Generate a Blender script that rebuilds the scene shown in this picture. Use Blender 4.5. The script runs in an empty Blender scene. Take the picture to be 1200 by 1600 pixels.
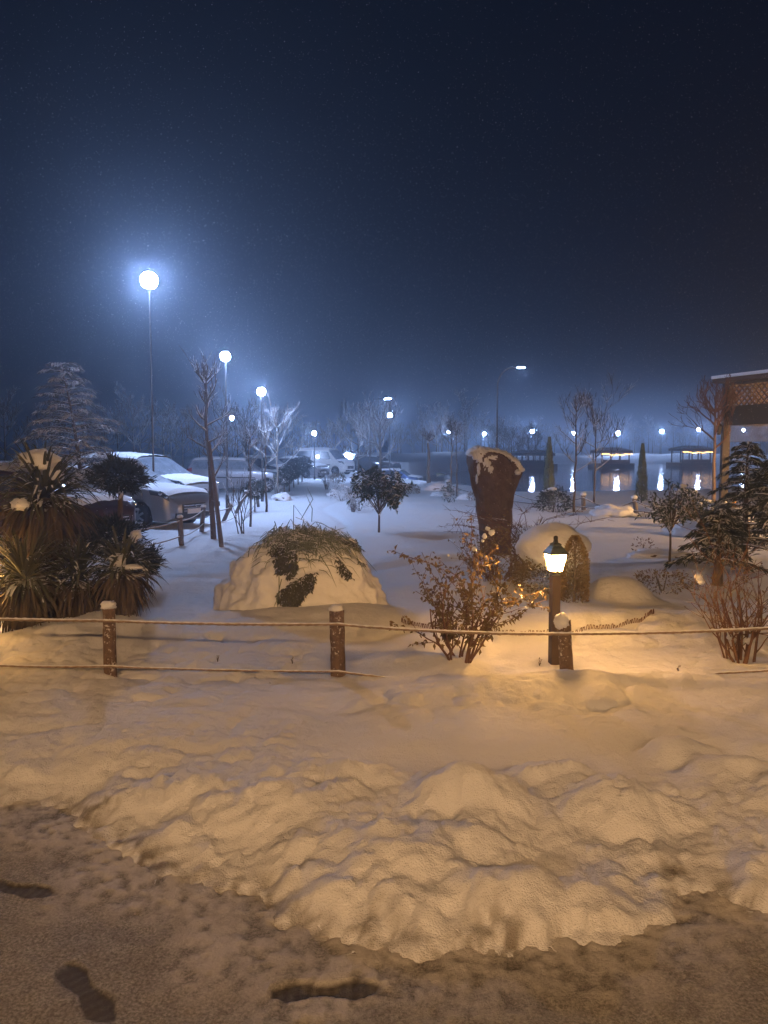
import bpy, math, random
import numpy as np
from mathutils import Vector, Matrix

random.seed(7)
RNG = np.random.default_rng(11)
sc = bpy.context.scene
COL = sc.collection
rad = math.radians

# ------------------------------------------------------------------ camera
CAMZ = 1.7; F = 1202.0; PITCH = math.atan(92 / F)
cam = bpy.data.cameras.new("camera"); camo = bpy.data.objects.new("camera", cam); COL.objects.link(camo)
camo.location = (0, 0, CAMZ); camo.rotation_euler = (math.pi / 2 - PITCH, 0, 0)
cam.sensor_fit = 'VERTICAL'; cam.sensor_height = 36; cam.lens = 36 * F / 1600
cam.clip_start = 0.05; cam.clip_end = 3000
sc.camera = camo

# ------------------------------------------------------------------ world, exposure
world = bpy.data.worlds.new("World"); sc.world = world; world.use_nodes = True
nt = world.node_tree; nt.nodes.clear()
wo = nt.nodes.new('ShaderNodeOutputWorld'); bg = nt.nodes.new('ShaderNodeBackground')
sky = nt.nodes.new('ShaderNodeTexSky'); sky.sky_type = 'NISHITA'; sky.sun_disc = False
sky.sun_elevation = rad(-6); sky.sun_rotation = rad(200)
tint = nt.nodes.new('ShaderNodeRGB'); tint.outputs[0].default_value = (0.0022, 0.0042, 0.0115, 1)
add = nt.nodes.new('ShaderNodeVectorMath'); add.operation = 'ADD'
scl = nt.nodes.new('ShaderNodeVectorMath'); scl.operation = 'SCALE'; scl.inputs['Scale'].default_value = 0.02
nt.links.new(sky.outputs[0], scl.inputs[0]); nt.links.new(scl.outputs[0], add.inputs[0])
nt.links.new(tint.outputs[0], add.inputs[1]); nt.links.new(add.outputs[0], bg.inputs['Color'])
bg.inputs['Strength'].default_value = 1.0
nt.links.new(bg.outputs[0], wo.inputs['Surface'])
sc.view_settings.view_transform = 'Standard'; sc.view_settings.look = 'None'
sc.view_settings.gamma = 1; sc.view_settings.exposure = 0
sc.cycles.use_denoising = True
sc.cycles.volume_bounces = 1
sc.cycles.max_bounces = 5; sc.cycles.diffuse_bounces = 2; sc.cycles.glossy_bounces = 3
sc.cycles.sample_clamp_indirect = 4.0
sc.cycles.transparent_max_bounces = 12
try: sc.cycles.light_sampling_threshold = 0.003
except Exception: pass

BLUE = (0.43, 0.59, 1.0); WARM = (1.0, 0.49, 0.13); AMBER = (1.0, 0.56, 0.24)
LAMP_E = 980.0        # globe radiance of the blue-white park lamps
LANT_E = 370.0          # glass of the garden lantern
PORCH_E = 1950.0        # porch lanterns behind the path
HAZE = 0.0038

# ------------------------------------------------------------------ pixel helpers (placing things where they stand)
CP, SP = math.cos(PITCH), math.sin(PITCH)
def ray(px, py):
    a = (px - 600) / F; b = -(py - 800) / F
    return a, CP + b * SP, -SP + b * CP
def P(px, py, Y):
    a, d, e = ray(px, py); s = Y / d
    return Vector((a * s, Y, CAMZ + e * s))
def G(px, py, z=0.0):
    a, d, e = ray(px, py); s = (z - CAMZ) / e
    return Vector((a * s, d * s, z))
def XY(px, Y):                       # point on the column px at depth Y (near the horizon)
    return ((px - 600) / F * Y / CP) , Y

# ------------------------------------------------------------------ numpy noise
def _h(ix, iy, s):
    v = (ix.astype(np.int64) * 374761393 + iy.astype(np.int64) * 668265263 + s * 1442695041) & 0x7fffffff
    v = ((v ^ (v >> 13)) * 1274126177) & 0x7fffffff
    v = ((v ^ (v >> 16)) * 2246822519) & 0x7fffffff
    return (v & 0xffff) / 65535.0
def vnoise(x, y, s=0):
    ix = np.floor(x); iy = np.floor(y); fx = x - ix; fy = y - iy
    fx = fx * fx * (3 - 2 * fx); fy = fy * fy * (3 - 2 * fy)
    a = _h(ix, iy, s); b = _h(ix + 1, iy, s); c = _h(ix, iy + 1, s); d = _h(ix + 1, iy + 1, s)
    return (a * (1 - fx) + b * fx) * (1 - fy) + (c * (1 - fx) + d * fx) * fy - 0.5
def fbm(x, y, o=4, s=0):
    r = 0; a = 1.0
    for k in range(o):
        r = r + a * vnoise(x * 2 ** k + 13.7 * k, y * 2 ** k - 7.1 * k, s + k); a *= 0.5
    return r
def lumps(x, y, s=0):                # rounded chunks, 0..1
    ix = np.floor(x); iy = np.floor(y); best = np.zeros_like(x)
    for dx in (-1, 0, 1):
        for dy in (-1, 0, 1):
            jx = ix + dx; jy = iy + dy
            cx = jx + 0.15 + 0.7 * _h(jx, jy, s); cy = jy + 0.15 + 0.7 * _h(jx, jy, s + 5)
            r = 0.55 + 0.45 * _h(jx, jy, s + 9)
            q = np.clip(1 - ((x - cx) ** 2 + (y - cy) ** 2) / r ** 2, 0, 1)
            best = np.maximum(best, np.sqrt(q) * (0.5 + 0.5 * _h(jx, jy, s + 3)))
    return best
def sstep(a, b, t):
    t = np.clip((t - a) / (b - a), 0, 1); return t * t * (3 - 2 * t)

# ------------------------------------------------------------------ terrain height
PATHZ = -0.12; WATZ = -0.35
_edge = [(-500, 1245), (-200, 1250), (0, 1282), (90, 1300), (180, 1345), (250, 1395), (340, 1440), (440, 1480), (540, 1497), (650, 1505), (760, 1508), (900, 1500), (1000, 1490), (1070, 1470), (1110, 1436), (1150, 1425), (1200, 1440), (1400, 1450), (1700, 1440)]
_ep = sorted([(G(a, b, PATHZ).x, G(a, b, PATHZ).y) for a, b in _edge])
EX = np.array([p[0] for p in _ep]); EY = np.array([p[1] for p in _ep])
_near = [(560, 744), (640, 757), (700, 763), (790, 779), (900, 780), (1000, 777), (1200, 774), (1500, 772)]
_far = [(560, 742), (640, 748), (700, 740), (770, 731), (800, 727.5), (880, 725.5), (1000, 724.5), (1200, 724), (1500, 723)]
def _ang(l):
    q = [G(a, b, WATZ) for a, b in l]
    return np.array([v.x / v.y for v in q]), np.array([v.y for v in q])
NA, NY = _ang(_near); FA, FY = _ang(_far)
MOUNDS = []
def mound(px, py, rx, ry, h, p=2):
    g = G(px, py); MOUNDS.append((g.x, g.y, rx, ry, h, p))
mound(655, 1042, .55, .22, .10)      # heap by the fence
mound(820, 975, 1.25, .55, .12, 4)   # round flower bed
mound(965, 940, .38, .40, .26, 4)    # bulges on the bed
mound(890, 952, .40, .35, .12)
mound(1120, 985, 1.0, .8, .14)
mound(1120, 905, 1.4, 1.1, .26)
mound(210, 1000, .7, .35, .14); mound(70, 1012, .7, .35, .12)
mound(150, 990, .5, .3, .1)
mound(700, 1010, .5, .35, .08)
mound(680, 880, 1.1, .8, .14); mound(740, 920, .9, .5, .14)
mound(560, 960, .6, .5, .08); mound(470, 965, 1.0, .55, .10)
mound(880, 1075, .5, .3, .08); mound(1040, 1075, .9, .3, .06)
mound(700, 1085, .8, .25, .07); mound(955, 812, 1.4, .9, .05)
mound(450, 1010, .8, .4, .03)
def hgt(x, y):
    x = np.asarray(x, float); y = np.asarray(y, float)
    base = 0.03 * fbm(x * .25, y * .25, 3, 3) + 0.035 * fbm(x * 1.1, y * 1.1, 4, 8) * sstep(60, 10, y)
    base = base + 0.05 * sstep(5.0, 9, y) * fbm(x * .6, y * .6, 3, 21) * sstep(40, 15, y)
    for (mx, my, rx, ry, h, p) in MOUNDS:
        q = ((x - mx) / rx) ** 2 + ((y - my) / ry) ** 2
        base = base + (h * np.exp(-q) if p == 2 else h * np.exp(-q ** 2))
    # churned small lumps around the foot of the fence and plants
    c = sstep(4.4, 5.0, y) * sstep(9.5, 6.8, y)
    wx = x + .1 * vnoise(x * 4, y * 4, 261); wy = y + .1 * vnoise(x * 4, y * 4, 263)
    patch = np.clip(sstep(-.15, .25, fbm(x * .8, y * 1.0, 2, 41)) + sstep(-.8, -1.6, x), 0, 1)
    base = base + c * (0.075 * lumps(wx * 2.9, wy * 3.4, 31) + .035 * lumps(wx * 7, wy * 8, 37) + .012 * lumps(wx * 17, wy * 19, 38) - 0.05) * patch
    base = base + sstep(4.4, 5.0, y) * sstep(30, 12, y) * (.012 * fbm(x * 5, y * 5, 4, 43) + .02 * np.maximum(0, fbm(x * 1.6, y * 2.4, 3, 45)) + .006 * fbm(x * 20, y * 20, 2, 46) * sstep(9, 7, y))
    pit = lumps(x * 1.1, y * 1.3, 271); base = base - .015 * (pit > .93) * sstep(.93, .97, pit) * sstep(6.5, 9, y) * sstep(26, 20, y)
    # faint footpaths trodden in the open snow
    tr = np.abs(y - (11.2 + 0.6 * np.sin(x * .5))) ; base = base - 0.05 * np.exp(-(tr / .14) ** 2) * (x < 1.5)
    tr = np.abs(y - (16.5 + 0.5 * np.sin(x * .4 + 1))) ; base = base - 0.05 * np.exp(-(tr / .18) ** 2) * (x < 3)
    tr = np.abs(x - (-1.4 + .5 * np.sin(y * .45))) ; base = base - 0.04 * np.exp(-(tr / .16) ** 2) * sstep(9, 12, y) * sstep(34, 28, y)
    # shovelled bank along the cleared path
    t = y - np.interp(x, EX, EY) + 0.22 * fbm(x * 1.7, y * 1.7, 3, 51) + .09 * fbm(x * 7, y * 7, 3, 52) - .02
    rightness = sstep(-0.75, .15, x)
    wx = x + .12 * vnoise(x * 3, y * 3, 161) + .05 * vnoise(x * 8, y * 8, 162); wy = y + .12 * vnoise(x * 3, y * 3, 163) + .05 * vnoise(x * 8, y * 8, 164)
    big = lumps(wx * 1.9, wy * 2.3, 63)
    med = lumps(wx * 4.3, wy * 5.0, 67)
    sml = lumps(wx * 10, wy * 12, 71)
    tiny = lumps(wx * 24, wy * 26, 73)
    bil = lambda f, k: np.abs(vnoise(x * f + 3 * k, y * f * 1.15 - k, 400 + k) * 2)
    chunky = 0.040 * big ** 1.4 + 0.062 * bil(2.4, 1) + 0.034 * bil(5.1, 2) + 0.019 * bil(10.5, 3) + 0.015 * bil(22, 4) + .006 * bil(47, 5) + 0.006 * fbm(x * 30, y * 30, 3, 77) + .09 * fbm(x * 1.2, y * 1.4, 3, 78) - .02
    prof = 0.19 * sstep(-.15, 1.3, t) ** .85
    bank = PATHZ - 0.03 + prof + sstep(0.0, .42, t) * (0.015 + chunky) + sstep(-.02, .12, t) * (.008 + .022 * sml * sstep(.5, .2, t))
    # crumbs of snow that rolled onto the path
    crumb = sstep(-.16, -.02, t) * (lumps(x * 17, y * 18, 171) > .74) * sstep(.1, .35, fbm(x * 2.5, y * 2.5, 2, 173) + .28)
    bank = np.where(t < 0.02, PATHZ - .055 + np.clip(crumb, 0, 1) * (.03 + .16 * np.clip(lumps(x * 17, y * 18, 171) - .74, 0, 1)), bank)
    # smooth upper layer behind the cut
    cut = 4.22 + 0.10 * fbm(x * 1.1, y * 0 + 3.3, 3, 81) - .12 * sstep(.4, 1.5, x) * np.sin(x * 3.1)
    soft = (1 - rightness) * 1.1
    u = sstep(-0.11 - soft * .6, 0.13 + soft, y - cut - .2 * soft)
    shelf = np.maximum(bank - sstep(3.5, 3.9, y) * .12 * rightness, PATHZ + .1 - 10 * (t < 0))
    low = bank * (1 - sstep(3.75, 4.0, y) * rightness) + (0.005 + .02 * fbm(x * 3, y * 3, 3, 83)) * sstep(3.75, 4.0, y) * rightness
    for (px_, py_, rx, ry, h) in ((1062, 1188, .20, .13, .13), (1130, 1215, .22, .12, .10), (745, 1262, .24, .13, .09), (965, 1268, .27, .15, .10), (640, 1330, .25, .16, .07), (860, 1225, .2, .1, .06), (420, 1275, .3, .16, .07), (240, 1240, .3, .14, .07), (560, 1225, .25, .1, .05), (870, 1400, .35, .16, .06), (1190, 1170, .16, .18, .12)):
        g = G(px_, py_); q = ((x - g.x + .08 * vnoise(x * 7, y * 7, 301)) / rx) ** 2 + ((y - g.y + .06 * vnoise(x * 8, y * 8, 303)) / ry) ** 2
        low = low + h * np.exp(-q ** 1.8) * (t > .1)
    upper = base + 0.05 * sstep(5.6, 4.5, y) + .012 * fbm(x * 7, y * 7, 3, 85) * sstep(6.5, 5, y)
    z = low * (1 - u) + upper * u
    z = np.where(t < 0.02, bank, z)
    z = np.where(y > 8, base, z)
    # lake
    a = x / np.maximum(y, 1)
    yn = np.interp(a, NA, NY); yf = np.interp(a, FA, FY)
    yn = yn + 0.9 * fbm(x * .25, y * .1, 3, 91); yf = yf + 2.5 * fbm(x * .05, y * 0, 3, 93)
    inside = np.minimum(y - yn, (yf - y) * .6)
    inside = np.where(a < NA[0], -5, inside)
    far_up = sstep(0, 7, y - yf) * (1.1 + 1.1 * fbm(x * .09, y * .07, 4, 97)) * (a > NA[0])
    z = z + np.where(y > 60, far_up + .25 * sstep(0, 3, y - yf) * (a > NA[0]) * (fbm(x * .12, y * .12, 3, 95) + .5), 0)
    z = np.where(y > 20, z * sstep(0.6, -1.5, inside) + (-1.1) * sstep(-0.6, 1.2, inside) + 0 * z, z)
    return z
def thin(x, y):
    t = y - np.interp(x, EX, EY) + 0.22 * fbm(x * 1.7, y * 1.7, 3, 51) + .09 * fbm(x * 7, y * 7, 3, 52) - .02
    e = sstep(.30, -.02, t + .30 * fbm(x * 5, y * 5, 4, 191)) * np.clip(.55 + 1.5 * fbm(x * 26, y * 26, 3, 193), 0, 1)
    return e * (y < 5)
def hz(x, y): return float(hgt(np.array([x]), np.array([y]))[0])
def GH(px, py):                      # ground point under the pixel, on the terrain
    g = G(px, py)
    for _ in range(4):
        g = G(px, py, hz(g.x, g.y))
    return g
def AT(px, Y):
    x, y = XY(px, Y); return Vector((x, y, hz(x, y)))

# ------------------------------------------------------------------ materials
MATS = {}
def nm(name):
    m = bpy.data.materials.new(name); m.use_nodes = True
    return m, m.node_tree, m.node_tree.nodes['Principled BSDF']
def N(nt, t, **k):
    n = nt.nodes.new(t)
    for a, b in k.items(): setattr(n, a, b)
    return n
def noise(nt, scale, detail=4, rough=.55, coord='Object'):
    tc = N(nt, 'ShaderNodeTexCoord'); t = N(nt, 'ShaderNodeTexNoise')
    t.inputs['Scale'].default_value = scale; t.inputs['Detail'].default_value = detail; t.inputs['Roughness'].default_value = rough
    nt.links.new(tc.outputs[coord], t.inputs['Vector']); return t
def mixc(nt, fac, a, b):
    m = N(nt, 'ShaderNodeMix', data_type='RGBA')
    if isinstance(fac, float): m.inputs[0].default_value = fac
    else: nt.links.new(fac, m.inputs[0])
    for i, c in ((6, a), (7, b)):
        if isinstance(c, tuple): m.inputs[i].default_value = (*c, 1)
        else: nt.links.new(c, m.inputs[i])
    return m.outputs[2]
def bump(nt, b, h, dist, strength=1.0):
    n = N(nt, 'ShaderNodeBump'); n.inputs['Distance'].default_value = dist; n.inputs['Strength'].default_value = strength
    nt.links.new(h, n.inputs['Height']); nt.links.new(n.outputs[0], b.inputs['Normal']); return n
def ramp(nt, h, a, b):
    r = N(nt, 'ShaderNodeMapRange'); r.inputs[1].default_value = a; r.inputs[2].default_value = b
    nt.links.new(h, r.inputs[0]); return r.outputs[0]

def snow_mat(name='snow', col=(.80, .82, .86), s1=9, s2=120, b1=.02, b2=.004, dirt=0.0):
    m, t, b = nm(name)
    n1 = noise(t, s1, 6, .6); n2 = noise(t, s2, 3, .7)
    b.inputs['Roughness'].default_value = .75
    c = mixc(t, n1.outputs[0], tuple(v * .93 for v in col), col)
    if dirt:
        n3 = noise(t, 3.3, 5, .7); c = mixc(t, ramp(t, n3.outputs[0], .55, .8), c, (.55, .50, .44))
    t.links.new(c, b.inputs['Base Color'])
    mm = N(t, 'ShaderNodeMath', operation='MULTIPLY_ADD'); mm.inputs[1].default_value = b2 / b1
    t.links.new(n2.outputs[0], mm.inputs[0]); t.links.new(n1.outputs[0], mm.inputs[2])
    bump(t, b, mm.outputs[0], b1 * 1.2)
    return m
def plain(name, col, rough=.6, metal=0, var=.25, scale=12, bmp=0, snow=None, coat=0, spec=None, snowcol=(.82, .84, .88)):
    m, t, b = nm(name)
    n = noise(t, scale, 5)
    c = mixc(t, n.outputs[0], tuple(max(0, v * (1 - var)) for v in col), tuple(min(1, v * (1 + var)) for v in col))
    if snow is not None:             # snow lying on whatever faces up
        g = N(t, 'ShaderNodeNewGeometry'); sx = N(t, 'ShaderNodeSeparateXYZ'); t.links.new(g.outputs['Normal'], sx.inputs[0])
        n2 = noise(t, 7, 3)
        ad = N(t, 'ShaderNodeMath', operation='ADD'); t.links.new(sx.outputs[2], ad.inputs[0]); t.links.new(n2.outputs[0], ad.inputs[1])
        c = mixc(t, ramp(t, ad.outputs[0], snow + .5, snow + .62), c, snowcol)
    t.links.new(c, b.inputs['Base Color'])
    b.inputs['Roughness'].default_value = rough; b.inputs['Metallic'].default_value = metal
    if coat: b.inputs['Coat Weight'].default_value = coat
    if bmp: bump(t, b, n.outputs[0], bmp)
    return m
def emit(name, col, e):
    m = bpy.data.materials.new(name); m.use_nodes = True; t = m.node_tree; t.nodes.clear()
    o = N(t, 'ShaderNodeOutputMaterial'); x = N(t, 'ShaderNodeEmission')
    x.inputs[0].default_value = (*col, 1); x.inputs[1].default_value = e
    t.links.new(x.outputs[0], o.inputs[0]); return m
M = dict(
    snow=snow_mat('snow', dirt=0.0), snowpack=snow_mat('packed_snow', (.80, .80, .80), 5, 60, .03, .008),
    bark=plain('bark', (.10, .075, .055), .9, scale=25, bmp=.01, snow=.45),
    barkpale=plain('pale_bark', (.20, .17, .14), .9, scale=25, bmp=.01, snow=.2),
    twig=plain('snowy_twig', (.13, .11, .10), .9, snow=.22),
    twigdark=plain('dark_twig', (.085, .065, .05), .9, snow=.35),
    twigred=plain('red_brown_twig', (.13, .065, .04), .85, snow=.75),
    post=plain('rough_post', (.13, .085, .06), .95, scale=30, bmp=.016, var=.6, snow=.8),
    stake=plain('stake', (.14, .12, .11), .9, scale=20, bmp=.006),
    rope=plain('rope', (.26, .19, .13), .95, scale=90, bmp=.006, var=.5, snow=.36),
    leafdark=plain('dark_leaf', (.035, .055, .030), .6, var=.5, snow=.55),
    leafbrown=plain('brown_leaf', (.16, .11, .045), .7, var=.5, snow=.85),
    conifer=plain('conifer_needles', (.022, .032, .026), .7, var=.4, snow=.66),
    conifersnow=plain('frosted_needles', (.09, .10, .11), .7, var=.4, snow=-.15),
    juniper=plain('juniper_needles', (.020, .028, .020), .8, var=.5, snow=.92),
    yucca=plain('yucca_leaf', (.055, .058, .030), .6, var=.5, scale=4, snow=.86),
    yuccadry=plain('dry_yucca_leaf', (.075, .055, .034), .8, var=.5, scale=6, snow=.92),
    grass=plain('grass_leaf', (.15, .18, .13), .8, var=.5, snow=.6),
    gap_leaf=plain('clump_leaf', (.10, .10, .06), .85, var=.5, scale=60, bmp=.02),
    stone=plain('brown_stone', (.10, .066, .052), .9, var=.6, scale=9, bmp=.06, snow=1.0),
    iron=plain('black_iron', (.03, .028, .026), .5, .6),
    pole=plain('grey_pole', (.12, .12, .13), .5, .6),
    tyre=plain('tyre', (.02, .02, .022), .85), rim=plain('rim', (.35, .36, .38), .35, .9),
    trim=plain('black_trim', (.02, .02, .022), .5), chrome=plain('chrome', (.75, .75, .78), .15, 1.0, var=.05),
    carglass=plain('frosted_glass', (.06, .075, .10), .25, 0, var=.6, scale=9, coat=.6),
    frost=plain('snowy_glass', (.13, .155, .19), .4, 0, var=1.0, scale=5, coat=.5),
    headlamp=plain('headlamp_glass', (.5, .52, .55), .12, .4, coat=1, scale=22, var=.6),
    darkwood=plain('dark_wood', (.075, .045, .03), .7, scale=15, bmp=.004, snow=.9),
    beam=plain('brown_beam', (.16, .10, .065), .6, scale=15),
    globe=emit('lit_globe', BLUE, LAMP_E), globefar=emit('lit_far_globe', BLUE, LAMP_E * .6),
    lantern_glass=emit('lit_lantern_glass', WARM, LANT_E), porch_glass=emit('lit_porch_glass', AMBER, PORCH_E),
    bulbs=emit('string_bulbs', (1, .55, .18), 6.0), amber=emit('amber_light', (1, .38, .06), 1.3),
    stainwood=plain('stained_wood', (.028, .019, .014), .7, scale=15, bmp=.004),
    wall=plain('stucco', (.5, .45, .38), .9, scale=20, bmp=.01),
    flake=plain('snowflake', (.85, .87, .9), .8),
)
m_ = MATS_POST = M['post']; t_ = m_.node_tree; b_ = t_.nodes['Principled BSDF']; old = b_.inputs['Base Color'].links[0].from_socket
nf = noise(t_, 38, 4, .75); nf2 = noise(t_, 5, 2)
mu = N(t_, 'ShaderNodeMath', operation='MULTIPLY_ADD'); mu.inputs[1].default_value = .5; t_.links.new(nf2.outputs[0], mu.inputs[0]); t_.links.new(nf.outputs[0], mu.inputs[2])
t_.links.new(mixc(t_, ramp(t_, mu.outputs[0], .84, .92), old, (.6, .58, .54)), b_.inputs['Base Color'])
def paint(name, col, metal=.5):
    m = plain(name, col, .35, metal, var=.12, scale=3, coat=.8); return m

# ------------------------------------------------------------------ mesh building
class MB:
    def __init__(s): s.v = []; s.f = []
    def add(s, vs, fs):
        o = len(s.v); s.v.extend([tuple(p) for p in vs]); s.f.extend([tuple(i + o for i in f) for f in fs])
    def tube(s, pts, rs, n=6, cap=True, rot=0.0):
        pts = [Vector(p) for p in pts]
        if not hasattr(rs, '__len__'): rs = [rs] * len(pts)
        rings = []; up = None
        for i, p in enumerate(pts):
            d = (pts[min(i + 1, len(pts) - 1)] - pts[max(i - 1, 0)])
            if d.length < 1e-9: d = Vector((0, 0, 1))
            d.normalize()
            if up is None:
                up = Vector((0, 0, 1)) if abs(d.z) < .9 else Vector((1, 0, 0))
            a = (up - d * up.dot(d))
            if a.length < 1e-5: a = d.orthogonal()
            a.normalize(); b = d.cross(a); up = a
            rings.append([p + (a * math.cos(2 * math.pi * k / n + rot) + b * math.sin(2 * math.pi * k / n + rot)) * rs[i] for k in range(n)])
        vs = [q for r in rings for q in r]; fs = []
        for i in range(len(rings) - 1):
            for k in range(n):
                fs.append((i * n + k, i * n + (k + 1) % n, (i + 1) * n + (k + 1) % n, (i + 1) * n + k))
        if cap:
            fs.append(tuple(range(n))[::-1]); fs.append(tuple((len(rings) - 1) * n + k for k in range(n)))
        s.add(vs, fs)
    def box(s, c, size, rz=0, R=None):
        hx, hy, hzz = [q / 2 for q in size]; c = Vector(c)
        R = R or Matrix.Rotation(rz, 3, 'Z')
        vs = [c + R @ Vector((x * hx, y * hy, z * hzz)) for x in (-1, 1) for y in (-1, 1) for z in (-1, 1)]
        s.add(vs, [(0, 1, 3, 2), (4, 6, 7, 5), (0, 4, 5, 1), (2, 3, 7, 6), (0, 2, 6, 4), (1, 5, 7, 3)])
    def beam(s, a, b, w, h):
        a = Vector(a); b = Vector(b); d = (b - a); L = d.length; d.normalize()
        up = Vector((0, 0, 1)) if abs(d.z) < .95 else Vector((0, 1, 0))
        y = up.cross(d).normalized(); z = d.cross(y)
        R = Matrix((d, y, z)).transposed(); s.box((a + b) / 2, (L, w, h), R=R)
    def lathe(s, prof, c=(0, 0, 0), n=16, sx=1, sy=1, rot=0):
        c = Vector(c); vs = []; fs = []
        for (r, z) in prof:
            for k in range(n):
                a = 2 * math.pi * k / n + rot; vs.append(c + Vector((r * math.cos(a) * sx, r * math.sin(a) * sy, z)))
        for i in range(len(prof) - 1):
            for k in range(n):
                fs.append((i * n + k, i * n + (k + 1) % n, (i + 1) * n + (k + 1) % n, (i + 1) * n + k))
        fs.append(tuple(range(n))[::-1]); fs.append(tuple((len(prof) - 1) * n + k for k in range(n)))
        s.add(vs, fs)
    def blob(s, c, r, sq=(1, 1, 1), amp=.18, n=16, m=10, seed=0, freq=2.2, flat=None):
        c = Vector(c); vs = []; fs = []; rng = Vector((seed * 3.17, seed * 1.3, seed * 2.2))
        from mathutils import noise as mn
        for i in range(m + 1):
            th = math.pi * i / m
            for k in range(n):
                ph = 2 * math.pi * k / n
                d = Vector((math.sin(th) * math.cos(ph), math.sin(th) * math.sin(ph), math.cos(th)))
                q = 1 + amp * (mn.noise(d * freq + rng) + .5 * mn.noise(d * freq * 2.3 + rng) + .25 * mn.noise(d * freq * 5 + rng))
                p = Vector((d.x * sq[0], d.y * sq[1], d.z * sq[2])) * r * q
                if flat is not None and p.z < flat: p.z = flat
                vs.append(c + p)
        for i in range(m):
            for k in range(n):
                fs.append((i * n + k, (i + 1) * n + k, (i + 1) * n + (k + 1) % n, i * n + (k + 1) % n))
        s.add(vs, fs)
    def leaf(s, p, d, up, L, w, fold=.25, tip=.0):
        p = Vector(p); d = Vector(d).normalized(); side = d.cross(Vector(up))
        if side.length < 1e-4: side = d.orthogonal()
        side.normalize(); nrm = side.cross(d)
        m_ = p + d * L * .5; e = p + d * L - nrm * L * tip
        s.add([p, m_ + side * w / 2 + nrm * w * fold, e, m_ - side * w / 2 + nrm * w * fold], [(0, 1, 2), (0, 2, 3)])
    def build(s, name, mat, parent=None, smooth=False, loc=None):
        me = bpy.data.meshes.new(name); me.from_pydata(s.v, [], s.f); me.update()
        if mat: me.materials.append(mat)
        if smooth:
            me.polygons.foreach_set('use_smooth', [True] * len(me.polygons))
        o = bpy.data.objects.new(name, me); COL.objects.link(o)
        if parent: o.parent = parent
        if loc: o.location = loc
        return o
def tag(o, label=None, cat=None, group=None, kind=None):
    if label: o['label'] = label
    if cat: o['category'] = cat
    if group: o['group'] = group
    if kind: o['kind'] = kind
    return o
def thing(name, label, cat, loc=(0, 0, 0), rz=0, group=None):
    o = bpy.data.objects.new(name, None); COL.objects.link(o); o.location = loc; o.rotation_euler = (0, 0, rz)
    o.empty_display_size = .2
    return tag(o, label, cat, group)
def dup(root, loc, rz=0, scale=1, label=None, group=None):
    kids = [c for c in bpy.data.objects if c.parent is root]
    r = root.copy(); COL.objects.link(r); r.location = loc; r.rotation_euler = (0, 0, rz)
    r.scale = scale if hasattr(scale, '__len__') else (scale,) * 3
    if label: r['label'] = label
    if group: r['group'] = group
    for k in kids:
        c = k.copy(); COL.objects.link(c); c.parent = r
        for g in [q for q in bpy.data.objects if q.parent is k]:
            d = g.copy(); COL.objects.link(d); d.parent = c
    return r
U = random.uniform
def rdir(z0=-1, z1=1):
    z = U(z0, z1); a = U(0, 2 * math.pi); r = math.sqrt(max(0, 1 - z * z)); return Vector((r * math.cos(a), r * math.sin(a), z))

# ------------------------------------------------------------------ SETTING: snow ground
def grid_mesh(name, X, Y, Z, mat, attr=None):
    r, c = X.shape; me = bpy.data.meshes.new(name)
    co = np.stack([X, Y, Z], -1).reshape(-1, 3).astype(np.float32)
    i = np.arange(r - 1)[:, None] * c + np.arange(c - 1)[None, :]
    q = np.stack([i, i + 1, i + c + 1, i + c], -1).reshape(-1, 4)
    me.vertices.add(len(co)); me.vertices.foreach_set('co', co.ravel())
    me.loops.add(q.size); me.loops.foreach_set('vertex_index', q.ravel().astype(np.int32))
    me.polygons.add(len(q)); me.polygons.foreach_set('loop_start', np.arange(0, q.size, 4, dtype=np.int32))
    me.polygons.foreach_set('use_smooth', np.ones(len(q), bool))
    me.update(calc_edges=True); me.validate()
    if attr is not None:
        a = me.attributes.new('wet', 'FLOAT', 'POINT'); a.data.foreach_set('value', attr.ravel().astype(np.float32))
    me.materials.append(mat)
    o = bpy.data.objects.new(name, me); COL.objects.link(o); return o
ys = np.concatenate([np.linspace(-12, 1.6, 10), np.arange(1.7, 6.4, .0145), 6.4 * 1.0075 ** np.arange(1, 245), ])
ys = np.concatenate([ys, ys[-1] * 1.01 ** np.arange(1, 165), ])
ys = np.concatenate([ys, ys[-1] * 1.15 ** np.arange(1, 12)])
us = np.linspace(-1, 1, 620); us = np.sign(us) * (np.abs(us) * .75 + .25 * np.abs(us) ** 3)
Yg = np.repeat(ys[:, None], len(us), 1); Xg = us[None, :] * (np.abs(Yg) * .85 + 1.6)
gm = snow_mat('ground_snow', b1=.022, b2=.007); t = gm.node_tree; b = t.nodes['Principled BSDF']; old = b.inputs['Base Color'].links[0].from_socket
at_ = N(t, 'ShaderNodeAttribute', attribute_name='wet'); t.links.new(mixc(t, at_.outputs['Fac'], old, (.20, .18, .155)), b.inputs['Base Color'])
ground = grid_mesh('snow_ground', Xg, Yg, hgt(Xg, Yg), gm, thin(Xg, Yg)); tag(ground, kind='structure')

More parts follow.
